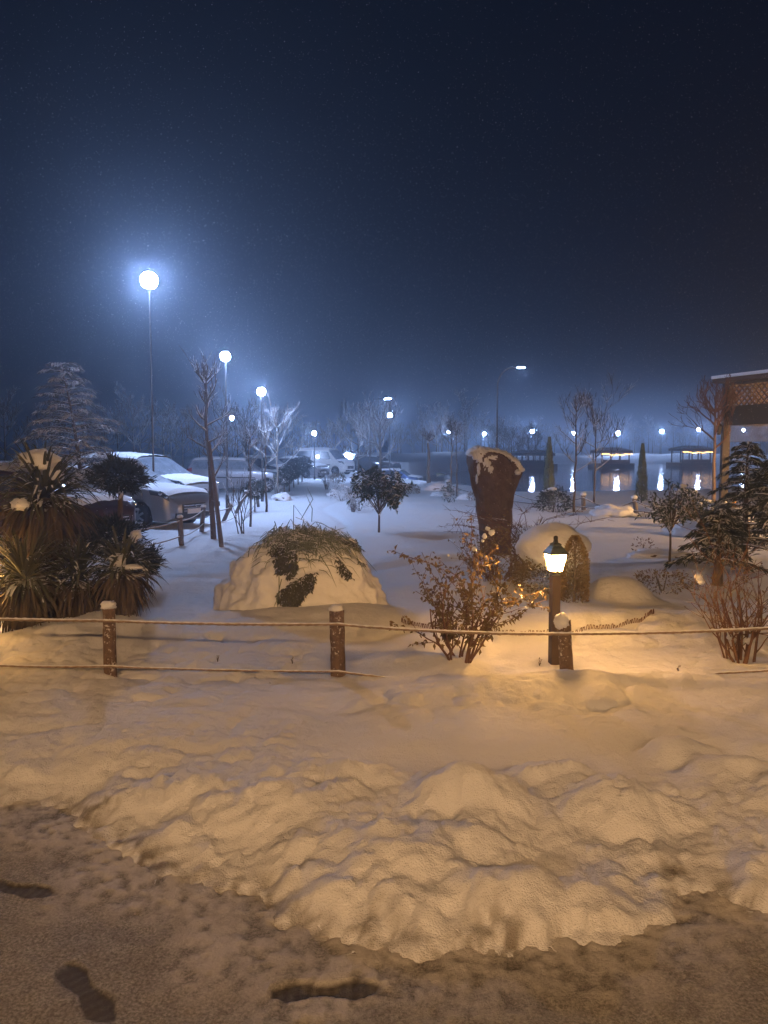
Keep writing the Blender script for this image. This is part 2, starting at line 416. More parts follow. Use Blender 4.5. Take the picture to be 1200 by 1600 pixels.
# cleared path with slush and footprints
m, t, b = nm('trodden_slush')
n1 = noise(t, 85, 6, .8); n2 = noise(t, 9, 6, .7); n3 = noise(t, 140, 3, .6)
c = mixc(t, ramp(t, n1.outputs[0], .40, .64), (.15, .14, .12), (.54, .52, .48))
c = mixc(t, ramp(t, n2.outputs[0], .40, 1.0), c, (.12, .105, .09))
at = N(t, 'ShaderNodeAttribute', attribute_name='wet'); c = mixc(t, at.outputs['Fac'], c, (.045, .038, .032))
ad_ = N(t, 'ShaderNodeAttribute', attribute_name='dust'); c = mixc(t, ad_.outputs['Fac'], c, (.64, .62, .59))
t.links.new(c, b.inputs['Base Color']); b.inputs['Roughness'].default_value = .7
bump(t, b, n1.outputs[0], .012)
FOOT = [((425, 1552), (595, 1546)), ((-45, 1378), (84, 1398)), ((100, 1508), (172, 1596)), ((820, 1600), (960, 1612))]
def path_z(X, Y):
    z = PATHZ + .006 * fbm(X * 5, Y * 5, 4, 101) + .006 * fbm(X * 28, Y * 28, 3, 103)
    wet = np.zeros_like(X)
    for a, b_ in FOOT[:3]:
        A = G(*a, PATHZ); B = G(*b_, PATHZ); dx, dy = B.x - A.x, B.y - A.y; L = math.hypot(dx, dy)
        if L < .27: k = .29 / L; A = Vector((B.x - dx * k, B.y - dy * k, 0)); dx *= k; dy *= k; L = .29
        tt = ((X - A.x) * dx + (Y - A.y) * dy) / L ** 2; sd = ((X - A.x) * -dy + (Y - A.y) * dx) / L
        wv = .040 + .010 * np.cos((tt - .18) * 2 * math.pi / .6)      # heel narrower than the ball
        d = ((np.abs(sd) / wv) ** 3 + (np.abs(tt - .5) / .5) ** 4) ** .3
        d = d + .12 * fbm(X * 40, Y * 40, 2, 107)
        mk = sstep(1.12, .9, d); z = z - .007 * mk + .003 * np.exp(-((d - 1.2) / .12) ** 2) * .5
        tread = .5 + .5 * np.sin(tt * 60); wet = np.maximum(wet, mk * (.84 + .10 * tread))
    t = Y - np.interp(X, EX, EY) + 0.22 * fbm(X * 1.7, Y * 1.7, 3, 51) + .09 * fbm(X * 7, Y * 7, 3, 52)
    dust = sstep(-.50, .06, t + .34 * fbm(X * 3, Y * 3, 4, 181)) * np.clip(.72 + 1.6 * fbm(X * 22, Y * 22, 4, 183), 0, 1)
    z = z + dust * (.006 + .006 * lumps(X * 30, Y * 32, 185)) * (1 - wet) + .003 * lumps(X * 45, Y * 48, 186)
    return z, wet, dust * (1 - wet)
py_ = np.concatenate([np.linspace(-12, 1.8, 12), np.arange(1.83, 4.6, .010)]); pu = np.linspace(-1, 1, 640)
Yp = np.repeat(py_[:, None], len(pu), 1); Xp = pu[None, :] * (np.abs(Yp) * .7 + .8)
zz, wet, dust = path_z(Xp, Yp)
path = grid_mesh('path', Xp, Yp, zz, m, wet); tag(path, kind='structure')
da = path.data.attributes.new('dust', 'FLOAT', 'POINT'); da.data.foreach_set('value', dust.ravel().astype(np.float32))

# lake
m, t, b = nm('lake_water'); n1 = noise(t, 1.2, 3)
b.inputs['Base Color'].default_value = (.012, .014, .018, 1); b.inputs['Roughness'].default_value = .07
b.inputs['IOR'].default_value = 1.33
mp = N(t, 'ShaderNodeMapping'); mp.inputs['Scale'].default_value = (1, .35, 1)
tc = N(t, 'ShaderNodeTexCoord'); t.links.new(tc.outputs['Object'], mp.inputs[0]); t.links.new(mp.outputs[0], n1.inputs['Vector'])
n1.inputs['Scale'].default_value = 2.2
bump(t, b, n1.outputs[0], .012)
wm = MB(); wm.add([(-5, 22, WATZ), (330, 22, WATZ), (330, 330, WATZ), (-5, 330, WATZ)], [(0, 1, 2, 3)])
tag(wm.build('lake_water', m), kind='structure')

# ------------------------------------------------------------------ FRONT ROPE FENCE
def rope_mesh(pts, r, n=8, twist=95):
    mb = MB(); P_ = [Vector(p) for p in pts]; fine = []
    for i in range(len(P_) - 1):
        L = (P_[i + 1] - P_[i]).length; k = max(2, int(L / .012))
        for j in range(k): fine.append(P_[i].lerp(P_[i + 1], j / k))
    fine.append(P_[-1]); vs = []; fs = []; s_ = 0
    for i, p in enumerate(fine):
        d = (fine[min(i + 1, len(fine) - 1)] - fine[max(i - 1, 0)]).normalized()
        s_ += .012; a = Vector((0, 0, 1)); a = (a - d * a.dot(d)).normalized(); b2 = d.cross(a)
        for k in range(n):
            an = 2 * math.pi * k / n; rr = r * (1 + .16 * math.cos(3 * an + s_ * twist)) * U(.95, 1.06)
            vs.append(p + (a * math.cos(an) + b2 * math.sin(an)) * rr)
    for i in range(len(fine) - 1):
        for k in range(n): fs.append((i * n + k, i * n + (k + 1) % n, (i + 1) * n + (k + 1) % n, (i + 1) * n + k))
    mb.add(vs, fs); return mb
def sag(a, b, s, n=10):
    a = Vector(a); b = Vector(b); return [a.lerp(b, i / n) + Vector((0, 0, -s * 4 * (i / n) * (1 - i / n))) for i in range(n + 1)]
def log_post(top, base, r, seed):
    mb = MB(); top = Vector(top); base = Vector(base); n = 14; k = 12
    pts = [base.lerp(top, i / k) for i in range(k + 1)]
    mb.tube(pts, [r] * (k + 1), n)
    from mathutils import noise as mn
    ax = (top - base).normalized(); vs = []
    for v in mb.v:
        v = Vector(v); q = base + ax * (v - base).dot(ax); o = v - q
        f = 1 + .13 * mn.noise(Vector((o.x * 18, o.y * 18, v.z * 9 + seed))) + .07 * mn.noise(Vector((o.x * 60, o.y * 60, v.z * 20 + seed)))
        vs.append(tuple(q + o * f))
    mb.v = vs; return mb
FY_ = 5.75
fence = thing('rope_fence', 'front rope fence of three rough log posts joined by two frosted ropes', 'fence', (0, FY_, 0))
def loc(o, p): return Vector(p) - Vector(o.location)
posts = [(-185, 948, -188, 1066, .047, 5.75), (170, 950, 173, 1064, .048, 5.75), (526, 953, 529, 1060, .056, 5.78), (880, 968, 888, 1062, .052, 5.72), (1260, 950, 1255, 1065, .05, 5.7)]
pt = []
for i, (tx, ty, bx, by, r, Y) in enumerate(posts):
    T = P(tx, ty, Y); B = P(bx, by, Y); B = Vector((B.x, B.y, hz(B.x, B.y) - .15)); pt.append((T, B))
    po = log_post(loc(fence, T), loc(fence, B), r, i * 7.3).build('post', M['post'], fence)
    cap = MB(); cT = loc(fence, T)
    if i == 3: cap.blob(cT + Vector((-.018, -.02, -.015)), .058, (.95, 1, 1.1), .35, seed=5)
    elif i == 1: cap.blob(cT + Vector((.0, 0, .02)), .05, (1.15, 1, .62), .5, seed=12)
    else: cap.blob(cT + Vector((-.004, 0, .008)), .052, (1, 1, .62), .35, seed=9 + i)
    cap.build('snow_cap', M['snow'], po, True)
up = [963, 970, 975, 990, 978]; lo = [1030, 1041, 1049, 1060, 1043]
for nme, lst, r in (('upper_rope', up, .0125), ('lower_rope', lo, .010)):
    pts = []
    for i in range(4):
        a = P(posts[i][0] + 3, lst[i], posts[i][5] - .06); b_ = P(posts[i + 1][0] + 3, lst[i + 1], posts[i + 1][5] - .06)
        s_ = sag(a, b_, (.004, .010, .022, .014)[i] if nme == 'upper_rope' else (.02, .008, .05, .012)[i]); pts += s_ if i == 0 else s_[1:]
    rope_mesh([loc(fence, p) for p in pts], r).build(nme, M['rope'], fence, True)

# ------------------------------------------------------------------ GARDEN LANTERNS
def make_lantern(g, label, H=1.02):
    o = thing('garden_lantern', label, 'lantern', g, rad(12), 'warm garden lanterns on wooden posts')
    mb = MB(); mb.box((0, 0, (H - .26) / 2 - .08), (.068, .068, H - .26 + .16)); mb.build('post', M['darkwood'], o)
    z = H - .26
    mb = MB(); mb.lathe([(.03, z), (.055, z + .012), (.055, z + .03), (.045, z + .034)], n=4, rot=rad(45)); mb.build('base', M['iron'], o)
    mb = MB(); mb.lathe([(.058, z + .034), (.092, z + .165)], n=4, rot=rad(45)); gl = mb.build('glass', M['lantern_glass'], o)
    fr = MB()
    for k in range(4):
        a = rad(45 + 90 * k)
        fr.beam((.062 * math.cos(a), .062 * math.sin(a), z + .034), (.097 * math.cos(a), .097 * math.sin(a), z + .168), .007, .007)
    for k in range(4):
        a = rad(90 * k); fr.beam((.045 * math.cos(a), .045 * math.sin(a), z + .034), (.052 * math.cos(a), .052 * math.sin(a), z + .07), .012, .012)
    fr.build('frame', M['iron'], o)
    mb = MB(); mb.lathe([(.105, z + .166), (.104, z + .18), (.075, z + .215), (.05, z + .235), (.05, z + .25), (.022, z + .262), (.018, z + .285)], n=4, rot=rad(45))
    rf = mb.build('cap', M['iron'], o)
    mb = MB(); mb.lathe([(.012, z + .28), (.02, z + .292), (.018, z + .308), (.006, z + .315)], n=8); mb.build('finial', M['iron'], rf)
    return o
gl = G(865, 1036); gl.z = hz(gl.x, gl.y)
lan = make_lantern(gl, 'lit black garden lantern on a square post beside the leaning fence post')
T = P(866, 838, gl.y); lan.scale.z = 1.0
lan.location.z = T.z - 1.07
ll = P(-46, 985, 6.9); dup(lan, (ll.x, ll.y, -.28), rad(30), 1, 'lit garden lantern just past the left edge at the foot of the yucca')

# ------------------------------------------------------------------ PORCH behind the camera (warm light on the foreground)
hs = thing('guest_house', 'pale stucco house with a porch standing behind the cleared path', 'house', (0, -6.4, PATHZ))
mb = MB(); mb.box((0, -.15, 3.1), (18, .3, 6.2)); mb.build('wall', M['wall'], hs)
mb = MB(); mb.box((0, .45, 6.28), (18.6, 1.9, .14)); mb.build('roof', M['darkwood'], hs)
mb = MB(); mb.box((0, .03, 1.05), (1.0, .06, 2.1)); dd = mb.build('door', M['darkwood'], hs)
mb = MB(); mb.tube([(.38, .08, 1.0), (.38, .12, 1.0), (.28, .12, 1.0)], .012, 8); mb.build('handle', M['chrome'], dd)
for i, x in enumerate((-5.4, -1.9, 1.9, 5.4)):
    o = thing('wall_lantern', ('lit wall lantern at the left end of the house wall behind the path', 'lit wall lantern just left of the house door behind the path', 'lit wall lantern just right of the house door behind the path', 'lit wall lantern at the right end of the house wall behind the path')[i], 'wall lamp', (x, -6.36, 5.0), 0, 'porch wall lanterns')
    mb = MB(); mb.box((0, .02, 0), (.12, .04, .2)); mb.build('bracket', M['iron'], o)
    mb = MB(); mb.lathe([(.06, -.14), (.10, .1)], (0, .16, 0), 6); mb.build('glass', M['porch_glass'], o)
    mb = MB(); mb.lathe([(.13, .1), (.12, .12), (.02, .2)], (0, .16, 0), 6); mb.build('cap', M['iron'], o)

# ------------------------------------------------------------------ PARK LAMPS (blue white)
def ico(mb, c, r):
    t_ = (1 + 5 ** .5) / 2; vs = [(-1, t_, 0), (1, t_, 0), (-1, -t_, 0), (1, -t_, 0), (0, -1, t_), (0, 1, t_), (0, -1, -t_), (0, 1, -t_), (t_, 0, -1), (t_, 0, 1), (-t_, 0, -1), (-t_, 0, 1)]
    fs = [(0, 11, 5), (0, 5, 1), (0, 1, 7), (0, 7, 10), (0, 10, 11), (1, 5, 9), (5, 11, 4), (11, 10, 2), (10, 7, 6), (7, 1, 8), (3, 9, 4), (3, 4, 2), (3, 2, 6), (3, 6, 8), (3, 8, 9), (4, 9, 5), (2, 4, 11), (6, 2, 10), (8, 6, 7), (9, 8, 1)]
    vs = [Vector(v).normalized() for v in vs]; mid = {}; nf = []
    def md(a, b):
        k = (min(a, b), max(a, b))
        if k not in mid: vs.append(((vs[a] + vs[b]) / 2).normalized()); mid[k] = len(vs) - 1
        return mid[k]
    for a, b_, c_ in fs:
        x, y, z = md(a, b_), md(b_, c_), md(c_, a); nf += [(a, x, z), (b_, y, x), (c_, z, y), (x, y, z)]
    c = Vector(c); mb.add([c + v * r for v in vs], nf)
def globe_lamp(px, py, Y, label, r=.14, mat='globe', pw=.035, group='blue white park lamps on slim poles'):
    T = P(px, py, Y); z0 = hz(T.x, T.y); H = T.z - z0
    o = thing('park_lamp', label, 'lamp post', (T.x, T.y, z0), 0, group)
    mb = MB(); mb.tube([(0, 0, -.1), (0, 0, .5), (0, 0, .52), (0, 0, H - r)], [pw * 1.7, pw * 1.6, pw, pw * .7], 8); mb.build('pole', M['pole'], o)
    mb = MB(); ico(mb, (0, 0, H), r); mb.build('globe', M[mat], o, True)
    mb = MB(); mb.lathe([(r * .45, H + r * .90), (r * .46, H + r * .95), (r * .3, H + r * 1.15), (r * .1, H + r * 1.25), (.01, H + r * 1.35)], n=14); mb.build('cap', M['pole'], o)
    mb = MB(); mb.lathe([(r * .12, H - r * 1.3), (r * .22, H - r * 1.0), (r * .28, H - r * .96)], n=14); mb.build('collar', M['pole'], o)
    return o
globe_lamp(233, 438, 19.6, 'nearest and highest park lamp above the parked cars at left', .215, pw=.028)
globe_lamp(352, 557, 22.5, 'second park lamp of the parking row, right above the slender staked tree')
globe_lamp(408, 612, 27, 'third park lamp of the parking row on a slim pole')
globe_lamp(362, 653, 60, 'small distant park lamp below the second big lamp, beyond the grey estate car', .17)
globe_lamp(491, 677, 50, 'park lamp on a dark pole in front of the white van')
globe_lamp(541, 710, 72, 'low park lamp at the height of the far parked cars', .17)
globe_lamp(609, 649, 58, 'bright round lamp just below the lit arched street lamp', .18)
globe_lamp(701, 675, 105, 'faint lamp inside the crown of a snowy round tree', .18)
globe_lamp(757, 678, 125, 'park lamp just above the snow capped brown stone', .28)
for i, (px, py, Y) in enumerate([(832, 674, 168), (896, 677, 172), (965, 677, 160), (1034, 674, 165), (1092, 671, 165), (1162, 672, 168), (1290, 668, 170)]):
    globe_lamp(px, py, Y, ['lamp across the lake directly above the unlit pavilion', 'lamp across the lake seen right behind a slim bare tree', 'lamp across the lake above the left fairy lit pavilion', 'lamp across the lake between the two fairy lit pavilions', 'lamp across the lake above the right fairy lit pavilion', 'lamp across the lake seen through the clear curtain of the pergola', 'lamp across the lake beyond the right edge behind the pergola'][i], (.46, .34, .46, .40, .40, .3, .3)[i], 'globefar', .06)
def arch_lamp(pxp, pxh, pyh, Y, label, lit):
    T = P(pxh, pyh, Y); x0 = XY(pxp, Y)[0]; z0 = hz(x0, Y); H = T.z - z0; A = T.x - x0
    o = thing('arched_street_lamp', label, 'street lamp', (x0, Y, z0), 0, 'tall arched street lamps')
    pts = [(0, 0, -.1), (0, 0, H - A * .95)]
    for k in range(1, 8):
        a = k / 7 * math.pi * .46; pts.append((A * .8 * (1 - math.cos(a)), 0, H - A * .95 + A * .95 * math.sin(a)))
    pts.append((A, 0, H))
    mb = MB(); mb.tube(pts, [.055] + [.04] * (len(pts) - 2) + [.03], 8); mb.build('pole', M['pole'], o)
    hd = MB(); hd.blob((A + .14, 0, H + .02), .2, (1.25, .55, .3), 0, flat=-.01); h = hd.build('lamp_head', M['pole'], o, True)
    gl_ = MB(); gl_.box((A + .14, 0, H - .012), (.34, .14, .02)); gl_.build('lens', emit('lit_lens', BLUE, lit), h)
arch_lamp(578, 602, 623, 46, 'lit arched street lamp rising behind the small round leafed evergreen', 1400)
arch_lamp(775, 809, 574, 36, 'tallest arched street lamp with a dim head, standing behind the brown stone', 420)

# ------------------------------------------------------------------ CARS
def lerp_t(tab, x):
    return float(np.interp(x, [a for a, _ in tab], [b for _, b in tab]))
class Car:
    def __init__(s, L, W, H, roof, bonnet, ws, rear, wr=.32, wheels=(.86, 3.45)):
        # side outline measured from the nose backwards
        s.L, s.W, s.H, s.wr, s.wheels = L, W, H, wr, wheels
        zn = bonnet * .78
        s.top = [(0, zn * .80), (.06, zn), (.25, bonnet * .93), (.6, bonnet * .98), (ws[0], bonnet + .03), (ws[1] - .08, roof - .03), (ws[1] + .35, roof + .01), ((ws[1] + rear[0]) / 2, H), (rear[0], roof), (rear[1], rear[2]), (L - .06, rear[2] - .05), (L, rear[2] - .18)]
        s.ws, s.rear, s.bonnet, s.roof = ws, rear, bonnet, roof
    def prof(s, x):
        zt = lerp_t(s.top, x); w = s.W / 2 * lerp_t([(0, .62), (.05, .74), (.16, .88), (.45, .96), (1.1, 1), (s.L - .9, 1), (s.L - .2, .93), (s.L, .82)], x)
        zb = .20 + .1 * lerp_t([(0, 1), (.15, 0), (s.L - .2, 0), (s.L, 1)], x)
        for xw in s.wheels:
            q = (s.wr + .055) ** 2 - (x - xw) ** 2
            if q > 0: zb = max(zb, s.wr + math.sqrt(q) - .005)
        belt = min(s.bonnet + .02 + .05 * (x / s.L), zt - .035)
        cab = max(0, min(1, (zt - belt - .03) / (s.roof - s.bonnet)))
        wt = w * (.90 - .19 * cab)
        zm = max(zb + .02, belt * .62)
        return [(0, zb), (w * .86, zb), (w * .975, zb + .03), (w, zm), (w * .985, max(zm + .01, belt - .09)), (w * .95, belt), (wt + .01, zt - .055 * (.5 + .5 * cab)), (wt * .82, zt - .012), (wt * .45, zt + .012), (0, zt + .02)]
    def pt(s, x, v):                  # v in 0..9 along the half section
        p = s.prof(x); i = min(8, int(v)); f = v - i
        return Vector((x, p[i][0] * (1 - f) + p[i + 1][0] * f, p[i][1] * (1 - f) + p[i + 1][1] * f))
    def body(s):
        mb = MB(); xs = sorted(set([0, .03, .06, .1, .16, .25] + [round(q, 3) for q in np.arange(.3, s.L - .1, .055)] + [s.L - .1, s.L - .06, s.L - .03, s.L]))
        n = 19
        for x in xs:
            p = s.prof(x); ring = [(x, a, b) for a, b in p] + [(x, -a, b) for a, b in p[-2:0:-1]]
            mb.v += [tuple(q) for q in ring]
        n = len(p) * 2 - 2
        for i in range(len(xs) - 1):
            for k in range(n): mb.f.append((i * n + k, (i + 1) * n + k, (i + 1) * n + (k + 1) % n, i * n + (k + 1) % n))
        mb.f.append(tuple(range(n))); mb.f.append(tuple((len(xs) - 1) * n + k for k in range(n))[::-1]); return mb
    def panel(s, mb, x0, x1, v0, v1, off, side=1, nx=8, nv=4, x0b=None, x1b=None):
        vs = []
        for i in range(nv + 1):
            fv = i / nv; v = v0 + (v1 - v0) * fv
            a = x0 + ((x0b if x0b is not None else x0) - x0) * fv; b_ = x1 + ((x1b if x1b is not None else x1) - x1) * fv
            for j in range(nx + 1):
                x = a + (b_ - a) * j / nx; p = s.pt(x, v)
                du = s.pt(x + .01, v) - s.pt(x - .01, v); dv = s.pt(x, min(9, v + .03)) - s.pt(x, v - .03)
                nn = du.cross(dv); nn = nn.normalized() if nn.length > 1e-9 else Vector((0, 0, 1))
                if nn.dot(Vector((0, p.y * .8 + .02, p.z - .6))) < 0: nn = -nn
                o = off(x, v) if callable(off) else off
                p = p + nn * o; p.y *= side; vs.append(p)
        fs = [(i * (nx + 1) + j, i * (nx + 1) + j + 1, (i + 1) * (nx + 1) + j + 1, (i + 1) * (nx + 1) + j) for i in range(nv) for j in range(nx)]
        mb.add(vs, fs)
def make_car(name, label, px, Y, yaw, car, mat, snow=.05, detail=True, badge='ring', group='cars parked in the snow', glass='carglass', wind='frost'):
    x, y = XY(px, Y); f = Vector((math.cos(yaw), -math.sin(yaw), 0))   # nose direction
    o = thing(name, label, 'car', (x, y, hz(x, y) - .03), 0, group)
    o.rotation_euler = (0, 0, -yaw + math.pi)       # local +x runs from nose to tail
    c = car
    body = c.body().build('body', mat, o, True)
    md = body.modifiers.new('edge', 'EDGE_SPLIT'); md.split_angle = rad(38)
    # windscreen and back window
    g = MB(); a, b_ = c.ws
    for sd in (1, -1): c.panel(g, a + .07, b_ - .1, 6.12, 9, .006, sd, 8, 5, a + .02, b_ - .12)
    g.build('windscreen', M[wind], o, True)
    g = MB()
    for sd in (1, -1): c.panel(g, c.rear[0] + .1, c.rear[1] - .06, 6.12, 9, .006, sd, 6, 5)
    g.build('rear_window', M[wind], o, True)
    for sd in (1, -1):
        m0 = c.ws[1] + .62; end = c.rear[0] + .02
        for k, (q0, q1, b0, b1) in enumerate([(c.ws[0] + .42, m0, c.ws[1] - .02, m0), (m0 + .07, m0 + .86, m0 + .07, m0 + .84), (m0 + .93, end + .25, m0 + .91, end - .08)]):
            if q1 - q0 < .2: continue
            g = MB(); c.panel(g, q0, q1, 5.1, 5.86, .006, sd, 8, 3, b0, b1); g.build('side_window', M[glass], o, True)
        if detail:
            g = MB(); g.blob((c.ws[0] + .45, sd * (c.W / 2 + .09), c.bonnet + .08), .1, (.55, 1.1, .72), 0, seed=1); g.build('mirror', mat if badge != 'none' else M['trim'], o, True)
            g = MB(); c.panel(g, .10, .52, 4.1, 5.6, .008, sd, 8, 4, .14, .62); hl = g.build('headlight', M['carglass'], o, True)
            g = MB()
            for hx_, hr_ in ((.17, .055), (.30, .062)):
                p_ = c.pt(hx_, 4.75); g.blob((p_.x - .01, sd * p_.y * 1.0, p_.z), hr_, (1, .55, .9), 0, 12, 8)
            g.build('reflector', M['chrome'], hl, True)
            g = MB(); c.panel(g, m0 - .25, m0 - .08, 4.45, 4.62, .02, sd, 4, 1); g.build('door_handle', mat, o, True)
            g = MB(); c.panel(g, 1.0 + .32, c.wheels[1] - .45, 3.15, 3.3, .012, sd, 10, 1); g.build('side_strip', M['trim'], o, True)
            g = MB(); c.panel(g, c.L - .35, c.L - .04, 4.2, 5.3, .008, sd, 4, 3); g.build('tail_light', paint('tail_light_red', (.25, .02, .02), 0), o, True)
    zn = c.bonnet * .78
    g = MB(); g.box((.005, 0, zn * .66), (.05, c.W * .44, zn * .26)); gr = g.build('grille', M['trim'], o)
    if detail:
        g = MB()
        for k in range(3): g.box((-.025, 0, zn * (.58 + .08 * k)), (.02, c.W * .42, .014))
        g.build('slat', M['chrome'], gr)
        g = MB()
        if badge == 'shield': g.lathe([(.045, -.03), (.045, .03)], (-.035, 0, zn * .67), 6, .4, .8)
        else: g.tube([(-.03, .055 * math.cos(a_), zn * .67 + .055 * math.sin(a_)) for a_ in np.linspace(0, 2 * math.pi, 14)], .009, 6)
        if badge == 'shield': g.box((-.038, 0, zn * .67), (.02, .16, .035))
        g.build('badge', M['chrome'], gr)
    g = MB(); g.box((.03, 0, .33), (.10, c.W * .68, .13)); g.build('bumper_intake', M['trim'], o)
    g = MB(); g.box((-.03, 0, .42), (.02, .5, .11)); g.build('number_plate', plain('plate', (.7, .7, .7), .5, var=.05), o)
    for xw in c.wheels:
        for sd in (1, -1):
            g = MB(); R = c.wr; yy = sd * (c.W / 2 - .10)
            pr = [(R * .62, -.09), (R * .93, -.10), (R, -.07), (R, .07), (R * .93, .10), (R * .62, .09)]
            g.lathe(pr, (0, 0, 0), 24); g.v = [(v[0] + xw, v[2] + yy, v[1] + R) for v in g.v]
            ty = g.build('tyre', M['tyre'], o, True)
            g = MB(); g.lathe([(R * .64, -.02), (R * .64, .02)], (0, 0, 0), 20)
            for k in range(7):
                a_ = k * 2 * math.pi / 7; g.beam((0, 0, .05), (R * .62 * math.cos(a_), R * .62 * math.sin(a_), .05), .05, .03)
            g.v = [(v[0] + xw, v[2] * sd + yy + sd * .03, v[1] + R) for v in g.v]
            g.build('rim', M['rim'], ty)
    # snow lying on roof and bonnet
    from mathutils import noise as mn
    g = MB()
    def th(x, v): return snow * (.35 + .5 * min(1, (v - 6) / 1.2)) * (1 + .8 * mn.noise(Vector((x * 3, v * 1.7, Y)))) + .008
    for sd in (1, -1):
        c.panel(g, c.ws[1] - .06, c.rear[0] + .05, 6.0, 9, th, sd, 24, 8)
        c.panel(g, .14, c.ws[0] + .02, 6.0, 9, th, sd, 16, 8)
        if c.rear[1] < c.L - .25: c.panel(g, c.rear[1] + .02, c.L - .05, 6.0, 9, th, sd, 8, 6)
    g.build('snow_layer', M['snow'], o, True)
    return o
silver = paint('silver_paint', (.24, .25, .27)); pale = paint('pale_paint', (.34, .35, .37), .2); white = paint('white_paint', (.7, .7, .7), 0)
darkp = paint('dark_paint', (.07, .03, .03)); greyp = paint('grey_paint', (.24, .25, .28), .3); bluep = paint('blue_paint', (.05, .10, .25)); blackp = paint('black_paint', (.03, .03, .035)); olive = paint('olive_paint', (.2, .2, .14))
sedan = Car(4.5, 1.78, 1.45, 1.40, .96, (1.15, 1.95), (3.45, 4.05, 1.02), .32, (.88, 3.55))
mpv = Car(4.4, 1.78, 1.72, 1.66, 1.08, (1.0, 1.85), (4.0, 4.3, 1.1), .33, (.85, 3.55))
wagon = Car(4.35, 1.7, 1.5, 1.46, .95, (1.1, 1.8), (3.95, 4.28, 1.0), .31, (.85, 3.4))
hatch = Car(4.0, 1.72, 1.5, 1.45, .95, (1.0, 1.75), (3.4, 3.9, 1.0), .31, (.8, 3.2))
van = Car(5.2, 1.95, 2.1, 2.03, 1.15, (.8, 1.7), (4.95, 5.15, 1.6), .34, (.9, 4.2))
make_car('parked_car', 'dark red hatchback at the far left, nearest the camera, mostly behind the yucca', 178, 14.2, rad(24), hatch, darkp, .07)
make_car('parked_car', 'silver saloon with a dusted bonnet and round badge, in front of the taller pale car', 303, 17.6, rad(25), sedan, silver, .02)
make_car('parked_car', 'tall pale family car with snowy roof and frosted windscreen, behind the silver saloon', 322, 21.2, rad(25), mpv, pale, .05, badge='shield')
make_car('parked_car', 'grey estate car seen side on behind two slender trunks', 449, 34, rad(-4), wagon, greyp, .05, glass='frost', badge='none')
make_car('parked_car', 'snow covered saloon with pale windscreen left of the white van', 506, 53, rad(35), sedan, greyp, .08)
make_car('parked_van', 'snow covered white van with a sloping windscreen, largest vehicle of the far row', 548, 62, rad(30), van, white, .1)['category'] = 'van'
for (px, Y, yw, cr, mt, lb) in [(585, 72, 25, hatch, blackp, 'black car right of the white van in the far row'), (622, 66, 30, wagon, blackp, 'dark estate car behind the big snowy tree'),
        (660, 62, 20, hatch, bluep, 'blue hatchback with snow on its windscreen in the far row'), (700, 74, 15, wagon, olive, 'olive car right of the blue hatchback in the far row'), (455, 46, 35, hatch, blackp, 'dark hatchback behind the row of clipped little trees')]:
    make_car('parked_car', lb, px, Y, rad(yw), cr, mt, .09, detail=Y < 60)

# ------------------------------------------------------------------ TREES AND PLANTS
def branches(mb, p, d, L, r, depth, spread=.6, upk=.1, nseg=4, kids=3, minr=.003, gnarl=.18, shrink=.62):
    p = Vector(p); d = Vector(d).normalized(); pts = [p.copy()]; rs = [r]
    for i in range(nseg):
        d = (d + Vector((U(-1, 1), U(-1, 1), U(-1, 1))) * gnarl + Vector((0, 0, upk))).normalized()
        p = p + d * L / nseg; pts.append(p.copy()); rs.append(max(minr, r * (1 - .6 * (i + 1) / nseg)))
    mb.tube(pts, rs, 4 if r < .02 else 6, cap=False, rot=.0 if r < .02 else .3)
    if depth <= 0: return
    for i in range(kids):
        k = random.randint(1, nseg); q = pts[k]
        ax = rdir(); nd = (d + (ax - d * ax.dot(d)).normalized() * spread * U(.6, 1.4)).normalized()
        branches(mb, q, nd, L * shrink * U(.8, 1.2), max(minr, rs[k] * .7), depth - 1, spread, upk, nseg, kids, minr, gnarl, shrink)
def bare_tree(label, locv, H, cz, crown, trunk_r, tm='barkpale', tw='twig', seed=1, nb=12, depth=3, minr=.006, lean=(0, 0), group=None, spread=.6, kids=3, droop=.12):
    random.seed(seed); o = thing('bare_tree', label, 'tree', locv, 0, group)
    mb = MB(); pts = [Vector((lean[0] * k / 8 + U(-.03, .03) * (k > 0), lean[1] * k / 8, -.1 + (H * .82 + .1) * k / 8)) for k in range(9)]
    mb.tube(pts, [trunk_r * (1 - .085 * k) for k in range(9)], 8); mb.build('trunk', M[tm], o, True)
    mb = MB()
    for i in range(nb):
        f = cz + (1 - cz) * (i / nb) ** .8; z = min(.999, f / .82 if f < .82 else .97) * 8; k = min(7, int(z)); p = pts[k].lerp(pts[k + 1], min(1, z - k))
        a = i * 2.4 + U(-.3, .3); e = U(.25, .9) + .5 * (f - cz)
        branches(mb, p, (math.cos(a), math.sin(a), e), crown * U(.6, 1) * (1.05 - .45 * (f - cz) / (1.01 - cz)), trunk_r * .42, depth, spread, droop, 4, kids, minr)
    mb.build('crown', M[tw], o)
    return o
